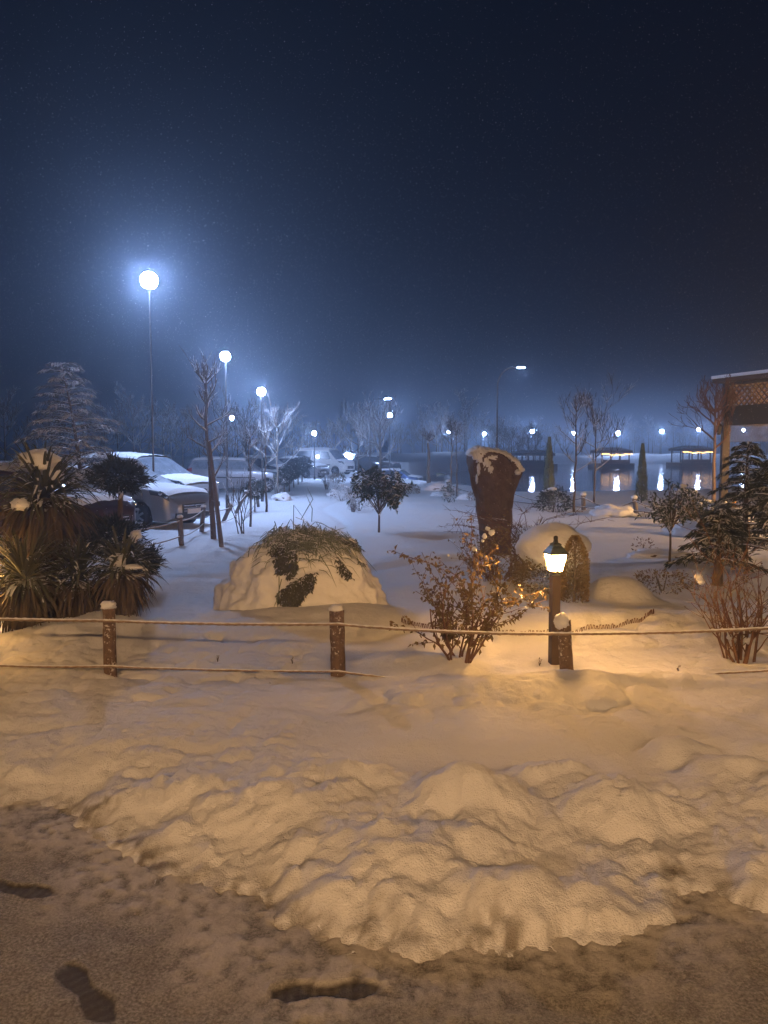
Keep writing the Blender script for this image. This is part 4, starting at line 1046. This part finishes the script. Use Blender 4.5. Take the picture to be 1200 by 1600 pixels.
fill([(430, 880), (432, 868), (460, 866), (466, 880), (460, 898), (450, 905), (446, 892), (434, 898)], 1100, .05, .016)
fill([(522, 880), (526, 868), (540, 885), (556, 905), (548, 906), (530, 895)], 260, .045, .014)
fill([(520, 838), (545, 826), (566, 846), (574, 862), (556, 860), (538, 852)], 700, .05, .014, .02)
fill([(418, 862), (440, 842), (470, 836), (500, 842), (492, 858), (455, 868), (430, 878)], 900, .05, .012, .02)
fill([(550, 865), (556, 872), (572, 885), (562, 884)], 90, .04, .012)
tag(mb.build('exposed_leaves', M['gap_leaf'], o), 'dark leaves showing where the snow slid off')
mb = MB()
def blade(mb, p0, p1, w, kink=None, droop=.1):
    p0 = Vector(p0); p1 = Vector(p1); mid = kink if kink is not None else p0.lerp(p1, .5) + Vector((0, 0, (p1 - p0).length * droop))
    pts = [p0, p0.lerp(mid, .6) + Vector((0, 0, .004)), mid, mid.lerp(p1, .5), p1]; mb.tube(pts, [w, w, w * .9, w * .7, w * .2], 4, cap=False)
random.seed(14)
top = Vector((.02, 0, DR[2] - .12))
for k in range(1500):                      # matted blades combed over the crown of the mound
    px_, py_2 = random.gauss(484, 46), 818 + abs(random.gauss(0, 24)) + abs(random.gauss(0, 1)) * 3
    r_ = on_mound(px_, py_2, .012)
    if not r_: continue
    p, nn = r_; tdir = Vector(((p.x) * 1.2 + U(-.5, .5), U(-.4, .2), -.25 - abs(p.x) * .5 + U(-.2, .3))).normalized(); L = U(.1, .26)
    blade(mb, p - tdir * L * .5 + nn * U(-.02, .02), p + tdir * L * .5 + nn * U(-.03, .01), U(.0025, .0055), droop=U(.05, .25))
for k in range(60):
    x = U(-.35, .45); y = U(-.25, .25); p = Vector((x, y, DR[2] * math.sqrt(max(.1, 1 - (x / DR[0]) ** 2 - (y / DR[1]) ** 2)) - .14)); e = p + Vector((U(-.22, .25), U(-.15, .1), U(-.05, .05))); kx = p.lerp(e, .4) + Vector((0, 0, U(.04, .13))); blade(mb, p, e, .0035, kx)
def pxp(px, py, Y=MY): return P(px, py, Y) - o.location
for (a_, k_, b_) in [((458, 850), (459, 789), (476, 812)), ((462, 808), (478, 815), (497, 832)), ((447, 825), (454, 811), (465, 828)), ((478, 830), (493, 815), (504, 830)), ((493, 815), (507, 820), (520, 828)), ((505, 832), (510, 822), (525, 830)), ((520, 832), (530, 827), (541, 824)), ((500, 872), (548, 850), (574, 905)), ((500, 868), (514, 890), (526, 918)), ((555, 850), (568, 870), (590, 895)), ((436, 900), (436, 930), (425, 955)), ((440, 905), (433, 935), (434, 960)), ((388, 870), (390, 856), (400, 857)), ((470, 812), (489, 780), (480, 762)), ((487, 815), (488, 795), (478, 772))]:
    f_ = MY - (.62 if a_[1] > 860 and a_[0] < 550 else .25); blade(mb, pxp(*a_, f_), pxp(*b_, f_), .0045, pxp(*k_, f_))
tag(mb.build('grass_blades', M['grass'], o))

# ------------------------------------------------------------------ YUCCAS at left
def yucca_leafs(mb, c, n, L, w, e0, e1, droop, seed, az=None):
    random.seed(seed)
    for k in range(n):
        a_ = U(0, 2 * math.pi) if az is None else az + U(-1, 1) * 1.1; e = rad(U(e0, e1)); d = Vector((math.cos(a_) * math.cos(e), math.sin(a_) * math.cos(e), math.sin(e)))
        p = Vector(c) + d * .03; LL_ = L * U(.65, 1.1); nS = 7; pts = []; side = d.cross(Vector((0, 0, 1)))
        if side.length < .05: side = Vector((math.sin(a_), -math.cos(a_), 0))
        side.normalize(); side = (side + Vector((0, 0, U(-.4, .4)))).normalized(); dr = droop * U(.4, 1.9); kk = random.randint(3, 9); kd = Vector((U(-.5, .5), U(-.5, .5), -U(.3, 1.0)))
        for i in range(nS + 1):
            pts.append(p.copy()); d = (d + Vector((0, 0, -dr * (i / nS) ** 1.2)) + (kd if i == kk else Vector((0, 0, 0)))).normalized(); p = p + d * LL_ / nS
        base = len(mb.v)
        for i, q in enumerate(pts):
            ww = w * (.55 + .9 * math.sin(min(1, i / nS * 1.1) * math.pi * .5)) * (1 - (i / nS) ** 3) * .8 + .001
            nn = side.cross(pts[min(i + 1, nS)] - pts[max(0, i - 1)]).normalized()
            mb.v += [tuple(q - side * ww / 2), tuple(q - nn * ww * .18), tuple(q + side * ww / 2)]
        for i in range(nS):
            b0 = base + i * 3; mb.f += [(b0, b0 + 1, b0 + 4, b0 + 3), (b0 + 1, b0 + 2, b0 + 5, b0 + 4)]
def yucca(px, py, Y, pyh, L, n, label, seed, nd, w=.03, snows=()):
    x, y = XY(px, Y); g_ = Vector((x, y, hz(x, y))); hc = P(px, pyh, Y).z - g_.z
    o = thing('yucca', label, 'yucca', g_, 0); mb = MB()
    mb.tube([(0, 0, -.05), (.02, 0, hc * .5), (0, 0, hc)], [.09, .08, .06], 10); mb.build('trunk', M['stake'], o, True)
    mb = MB(); yucca_leafs(mb, (0, 0, hc), n, L, w, -5, 75, .28, seed); mb.build('green_leaves', M['yucca'], o)
    mb = MB(); yucca_leafs(mb, (0, 0, hc - .03), nd, L * .95, w, -60, 5, .5, seed + 1)
    yucca_leafs(mb, (0, 0, hc * .7), nd // 2, L * .8, w, -75, -20, .5, seed + 2); mb.build('hanging_leaves', M['yuccadry'], o)
    if snows:
        mb = MB()
        for (sx, sy, rr, sq, dy) in snows: mb.blob(P(sx, sy, Y + dy) - g_, rr, sq, .3, 16, 10, seed=seed + sx)
        mb.build('snow_clumps', M['snow'], o, True)
    return o
yucca(70, 1000, 7.6, 778, .66, 190, 'tallest yucca at the left edge with a big snow clump in its crown', 201, 330, .036, [(62, 722, .16, (1.25, 1, .75), 0), (32, 788, .07, (1.3, 1, .8), -.4), (88, 742, .08, (.8, 1, .8), -.05)])
yucca(35, 1005, 7.0, 905, .56, 170, 'low yucca at the foot of the tallest one by the left edge', 211, 220, .036)
yucca(190, 990, 7.1, 890, .43, 150, 'low yucca with spiky leaves and snow clump just behind the left fence post', 221, 200, .034, [(184, 876, .075, (1.1, 1, .9), -.1), (206, 886, .07, (1.5, 1, .35), -.15)])
yucca(118, 1000, 7.3, 905, .5, 90, 'brown withered yucca between the two low yuccas', 231, 330, .036)

# cloud pruned juniper: two dark pads
g_ = AT(190, 9.6); o = thing('cloud_pruned_juniper', 'dark pruned juniper with two needle pads one above the other by the cars', 'shrub', g_)
mb = MB(); zt = P(190, 760, 9.6).z - g_.z; zl = P(190, 850, 9.6).z - g_.z
mb.tube([(0, 0, -.1), (.03, 0, zl), (-.02, 0, (zl + zt) / 2), (0, 0, zt)], [.05, .045, .035, .03], 8); mb.build('trunk', M['bark'], o, True)
def needle_pad(mb, c, R, sq, n, seed, L=.09, w=.014):
    random.seed(seed); c = Vector(c)
    for k in range(n):
        d = rdir(); q = R * (.35 + .65 * U(0, 1) ** .45) * (1 + .75 * mn.noise(d * 2.2 + Vector((seed, 0, 0))) + .3 * mn.noise(d * 6 + Vector((seed, 0, 0)))); p = c + Vector((d.x * sq[0], d.y * sq[1], d.z * sq[2])) * q
        mb.leaf(p, d * .9 + rdir() * .6 + Vector((0, 0, .2)), rdir(), L * U(.6, 1.4), w, .1)
for i, (px, py, R, sq) in enumerate([(184, 744, .25, (1.15, .9, .68)), (172, 838, .30, (1.1, 1, .75)), (218, 876, .20, (1.1, 1, .7))]):
    mb = MB(); needle_pad(mb, P(px, py, 9.6) - g_, R, sq, (5200, 6000, 3200)[i], 300 + i); tag(mb.build('needle_pad', M['juniper'], o))
mb = MB(); mb.blob(P(212, 837, 9.2) - g_, .07, (1, 1, .9), .5, seed=4); mb.build('snow_clump', M['snow'], o, True)

# snowy cedar behind the yucca
def cedar(px, Y, pytop, Rb, label, seed, n=60, lean=(0, 0), mat='conifersnow', name='cedar_tree', card=.10, per=70, zmin=.08, wild=0):
    g_ = AT(px, Y); H = P(px, pytop, Y).z - g_.z; random.seed(seed); o = thing(name, label, 'tree', g_)
    mb = MB(); pts = [Vector((lean[0] * (k / 6) ** 2, lean[1] * k / 6, H * k / 6)) for k in range(7)]; mb.tube(pts, [.06 * (1.05 - k / 6) + .006 for k in range(7)], 7); mb.build('trunk', M['bark'], o, True)
    mb = MB(); lb = MB()
    for k in range(n):
        f = zmin + (1 - zmin) * (k / n) ** .85; z = f * H; s_ = pts[min(5, int(f * 6))].lerp(pts[min(6, int(f * 6) + 1)], f * 6 - int(f * 6)) if f < 1 else pts[-1]
        R = Rb * (1 - f) ** .8 * U(.7 - .35 * wild, 1.15 + .1 * wild) + .12 + .2 * wild * f; a_ = k * 2.39996 + U(-.3, .3); d = Vector((math.cos(a_), math.sin(a_), .28)); bp = [s_.copy()]; p = s_.copy()
        for i in range(6):
            p = p + d * R / 6; d = (d + Vector((U(-.12, .12), U(-.12, .12), -.15 + .04 * wild))).normalized(); bp.append(p.copy())
        lb.tube(bp, [.016 * (1 - i / 7) + .002 for i in range(7)], 4, cap=False)
        for j in range(int(per * (R / Rb) ** .7) + 12):
            q = U(.12, 1) * 6; i = min(5, int(q)); c = bp[i].lerp(bp[i + 1], q - i); dd_ = (bp[i + 1] - bp[i]).normalized(); sd = dd_.cross(Vector((0, 0, 1))) * random.choice((-1, 1))
            r_ = U(0, .25) * R * (1.1 - q / 7); c = c + sd * r_ + Vector((0, 0, -.25 * r_ + U(-.02, .03))); mb.leaf(c, dd_ * .7 + sd * U(.2, .9) + Vector((0, 0, U(-.35, .15))), Vector((U(-.3, .3), U(-.3, .3), 1)), card * U(.6, 1.4), card * .22, .15, .15)
    lb.build('branches', M['bark'], o); mb.build('foliage', M[mat], o)
    return o
cedar(132, 16.0, 566, 1.45, 'snow dusted cedar with a drooping tip behind the tallest yucca', 401, 72, (-.40, 0), 'conifersnow', card=.13, per=130, wild=1)
# conifers and bare shrub at the right
cedar(1165, 12.5, 690, .85, 'dark layered fir in front of the pergola at the right edge', 411, 46, (0, 0), 'conifer', 'fir_tree', .10, 130, zmin=.12)
cedar(1215, 10, 715, .9, 'dark fir cut by the right edge of the view', 412, 40, (0, 0), 'conifer', 'fir_tree', .09, 120, zmin=.12)
cedar(1125, 9.3, 795, .55, 'small dark fir with snow lump on top behind the bare right shrub', 413, 30, (0, 0), 'conifer', 'fir_tree', .08, 130, zmin=.25)
def bush(px, py, label, seed, n, H, sp, r, leafn, leafm, stem, lf=.035, snows=(), clusters=True, name='bush', kids=3, depth=2):
    g_ = GH(px, py); random.seed(seed); o = thing(name, label, 'bush', g_); mb = MB(); s0 = 0
    for k in range(n):
        a_ = U(-1, 1); branches(mb, (U(-.07, .07) + a_ * .06, U(-.06, .06), -.06), (a_ * sp, U(-.35, .35), 1), H * U(.45, .75), r * U(.7, 1.2), depth, .75, .03, 5, kids, .0022, .2, .6)
    mb.build('stems', M[stem], o)
    if leafn:
        vv = [Vector(v) for v in mb.v if v[2] > .12]; lm = MB()
        for k in range(leafn):
            c = random.choice(vv) + rdir() * .012; lm.leaf(c, rdir() + Vector((0, 0, -.3)), rdir(.1, 1), lf * U(.6, 1.3), lf * .55, .22, .25)
        lm.build('leaves', M[leafm], o)
    if snows:
        mb = MB()
        for (sx, sy, rr) in snows: mb.blob(P(sx, sy, g_.y - .05) - g_, rr, (1, .9, .9), .5, 12, 8, seed=sx)
        mb.build('snow_clumps', M['snow'], o, True)
    return o
bush(722, 1030, 'bush with withered brown leaves in front of the brown stone, behind the fence rope', 501, 11, .98, .48, .011, 1500, 'leafbrown', 'twigred', .044, [(768, 832, .025), (757, 838, .02), (762, 826, .018), (741, 858, .02), (754, 845, .012), (700, 868, .012)])
bush(772, 918, 'low brown leafed bush at the foot of the brown stone', 503, 16, .95, .8, .009, 1400, 'leafbrown', 'twigred', .04)
bush(1160, 1032, 'leafless bush of red brown forked stems at the right edge by the fence', 502, 14, 1.08, .6, .012, 160, 'leafbrown', 'twigred', .03, [(1092, 902, .035), (1096, 909, .03), (1170, 1000, .03), (1140, 995, .025)])
# arching frosted stems over the dome behind the lantern
g_ = GH(850, 900); o = thing('arching_shrub', 'shrub of arching reddish stems behind the snow dome and the lantern', 'shrub', g_); mb = MB(); random.seed(61)
for k in range(46):
    s_ = Vector((U(-.4, .1), U(.3, .7), U(0, .3))); a_ = U(-1.2, 1.2); hh = U(.55, .9); e = s_ + Vector((a_, U(-.1, .1), hh * U(.5, .9))); k_ = s_.lerp(e, .45) + Vector((0, 0, hh * .3)); mb.tube([s_, s_.lerp(k_, .6), k_, k_.lerp(e, .6) + Vector((0, 0, .03)), e], [.006, .005, .004, .003, .002], 4, cap=False)
    for q in range(7): b_ = k_.lerp(e, U(0, 1)); mb.tube([b_, b_ + Vector((U(-.12, .12), U(-.05, .05), U(-.02, .14)))], [.0035, .0015], 4, cap=False)
mb.build('stems', M['twigred'], o)
# snow dome over a clipped bush, and a small clipped cone, behind the lantern
g_ = GH(858, 935); DY = g_.y + .6; g_ = Vector((XY(862, DY)[0], DY, hz(XY(862, DY)[0], DY)))
o = thing('clipped_bush', 'clipped round bush under a thick dome of snow just behind the lit lantern', 'bush', g_)
mb = MB(); random.seed(62)
for k in range(4200):
    d = rdir(-.1, 1); q = U(.75, 1); p = Vector((d.x * .45 * q, d.y * .4 * q, max(0, d.z * .52 * q))); mb.leaf(p, d + rdir() * .6, rdir(), .04, .02, .2)
mb.build('foliage', M['leafbrown'], o)
mb = MB(); cz_ = P(862, 845, DY).z - g_.z; mb.blob((.03, .05, cz_ - .08), .44, (1, .9, .66), .12, 32, 20, seed=3, freq=1.6); mb.build('snow_dome', M['snow'], o, True)
gc = GH(897, 940); o = thing('clipped_cone', 'small clipped cone shrub just right of the lit lantern', 'shrub', gc); hc = P(897, 838, gc.y).z - gc.z; mb = MB(); random.seed(63)
for k in range(3500):
    z = U(0, 1); rr = .13 * min(1, (1 - z) * 2.8) ** .6 * U(.75, 1.05); a_ = U(0, 6.28); mb.leaf((rr * math.cos(a_), rr * math.sin(a_), z * hc), (math.cos(a_), math.sin(a_), .6), rdir(), .035, .014, .2)
mb.build('foliage', M['leafbrown'], o)
mb = MB(); mb.tube([(0, 0, -.05), (0, 0, hc * .8)], [.02, .008], 6); mb.build('trunk', M['bark'], o)
# wire edging of the round bed
g_ = GH(820, 1000); o = thing('bed_edging', 'low scalloped wire edging round the snowy flower bed behind the lantern', 'edging', g_); mb = MB()
cx = G(820, 975); xs_ = []
for k in range(91):
    a_ = rad(200 + 1.5 * k); x = cx.x + 1.32 * math.cos(a_); y = cx.y + .62 * math.sin(a_); xs_.append(Vector((x, y, hz(x, y))))
for k in range(90):
    a_, b_ = xs_[k] - g_, xs_[k + 1] - g_; mid = (a_ + b_) / 2 + Vector((U(-.01, .01), 0, U(.02, .04))); mb.tube([a_ + Vector((0, 0, -.03)), a_.lerp(mid, .7) + Vector((0, 0, .02)), mid, b_.lerp(mid, .7) + Vector((0, 0, .02)), b_ + Vector((0, 0, -.03))], .003, 4)
mb.build('hoops', M['twigred'], o)
# tiny dead sprigs on the snow by the fence
for i, (px, py) in enumerate([(340, 1034), (457, 1036), (843, 1040), (1060, 1050)]):
    g_ = GH(px, py); o = MB(); random.seed(i)
    for k in range(4): o.tube([(0, 0, -.01), (U(-.01, .01), 0, .03), (U(-.02, .02), U(-.01, .01), .055)], [.002, .002, .001], 4)
    for k in range(7): o.leaf((U(-.01, .01), 0, U(.01, .05)), rdir(), rdir(), .02, .008)
    q = o.build('dead_sprig', M['twigdark'], None, loc=g_); tag(q, ['dead sprig in the snow between the left and middle fence posts, the left one', 'dead sprig in the snow just left of the middle fence post', 'dead sprig at the foot of the lantern post', 'dead sprig in the snow left of the leafless right bush'][i], 'sprig', 'dead sprigs poking from the snow')

random.seed(90)
for i, (px, py, lb) in enumerate([(548, 1492, 'dead brown leaf at the front edge of the snow bank, centre'), (500, 1452, 'dead brown leaf just inside the snow bank left of centre'), (243, 1403, 'curled dead leaf on the left slope of the snow bank'), (192, 1300, 'dead leaf at the upper left edge of the cleared path'), (865, 1494, 'dead leaf at the right front edge of the snow bank'), (648, 1455, 'tiny dead leaf in the middle of the bank front'), (710, 1455, 'small brown leaf low on the bank right of centre'), (420, 1068, 'dark scrap of leaf under the lower rope'), (562, 1053, 'dark scrap of leaf right of the middle fence post')]):
    g_ = GH(px, py); mb = MB(); d_ = rdir(-.1, .3)
    mb.leaf((0, 0, .004), d_, (0, 0, 1), U(.018, .03), U(.009, .014), .4, .3); mb.tube([(0, 0, .004), tuple(-d_ * .014 + Vector((0, 0, .006)))], .0012, 4)
    tag(mb.build('dead_leaf', M['twigdark'], None, loc=(g_.x, g_.y, max(g_.z, PATHZ + .01))), lb, 'leaf', 'dead leaves on the snow bank')
# ------------------------------------------------------------------ falling snow (nobody could count it)
n = 42000; rng = np.random.default_rng(3)
yy = 4.5 + 44 * rng.random(n) ** 1.2; xx = (rng.random(n) * 2 - 1) * (yy * .55 + 1); zz2 = rng.random(n) * 12.5 - .2
rr = .0007 + .0010 * rng.random(n) + .00012 * yy
octa = np.array([(1, 0, 0), (-1, 0, 0), (0, 1, 0), (0, -1, 0), (0, 0, 1.3), (0, 0, -1.3)])
V = (np.stack([xx, yy, zz2], -1)[:, None, :] + octa[None] * rr[:, None, None]).reshape(-1, 3)
fo = np.array([(0, 2, 4), (2, 1, 4), (1, 3, 4), (3, 0, 4), (2, 0, 5), (1, 2, 5), (3, 1, 5), (0, 3, 5)])
Fq = (np.arange(n)[:, None, None] * 6 + fo[None]).reshape(-1, 3)
me = bpy.data.meshes.new('falling_snow'); me.vertices.add(len(V)); me.vertices.foreach_set('co', V.astype(np.float32).ravel())
me.loops.add(Fq.size); me.loops.foreach_set('vertex_index', Fq.astype(np.int32).ravel()); me.polygons.add(len(Fq)); me.polygons.foreach_set('loop_start', np.arange(0, Fq.size, 3, dtype=np.int32)); me.update(calc_edges=True)
me.materials.append(M['flake']); fs_ = bpy.data.objects.new('falling_snow', me); COL.objects.link(fs_); tag(fs_, 'fine snow falling through the lamp light', 'snowfall', kind='stuff')

# ------------------------------------------------------------------ haze
hm = bpy.data.materials.new('haze_air'); hm.use_nodes = True; t = hm.node_tree; t.nodes.clear()
o_ = N(t, 'ShaderNodeOutputMaterial'); pv = N(t, 'ShaderNodeVolumePrincipled'); pv.inputs['Color'].default_value = (.66, .80, 1, 1); pv.inputs['Density'].default_value = HAZE; pv.inputs['Anisotropy'].default_value = .8
t.links.new(pv.outputs[0], o_.inputs['Volume'])
mb = MB(); mb.box((0, 340, 5.2), (2400, 1400, 15.6)); hzo = mb.build('haze', hm); tag(hzo, 'thin snowy night haze', 'haze', kind='stuff')
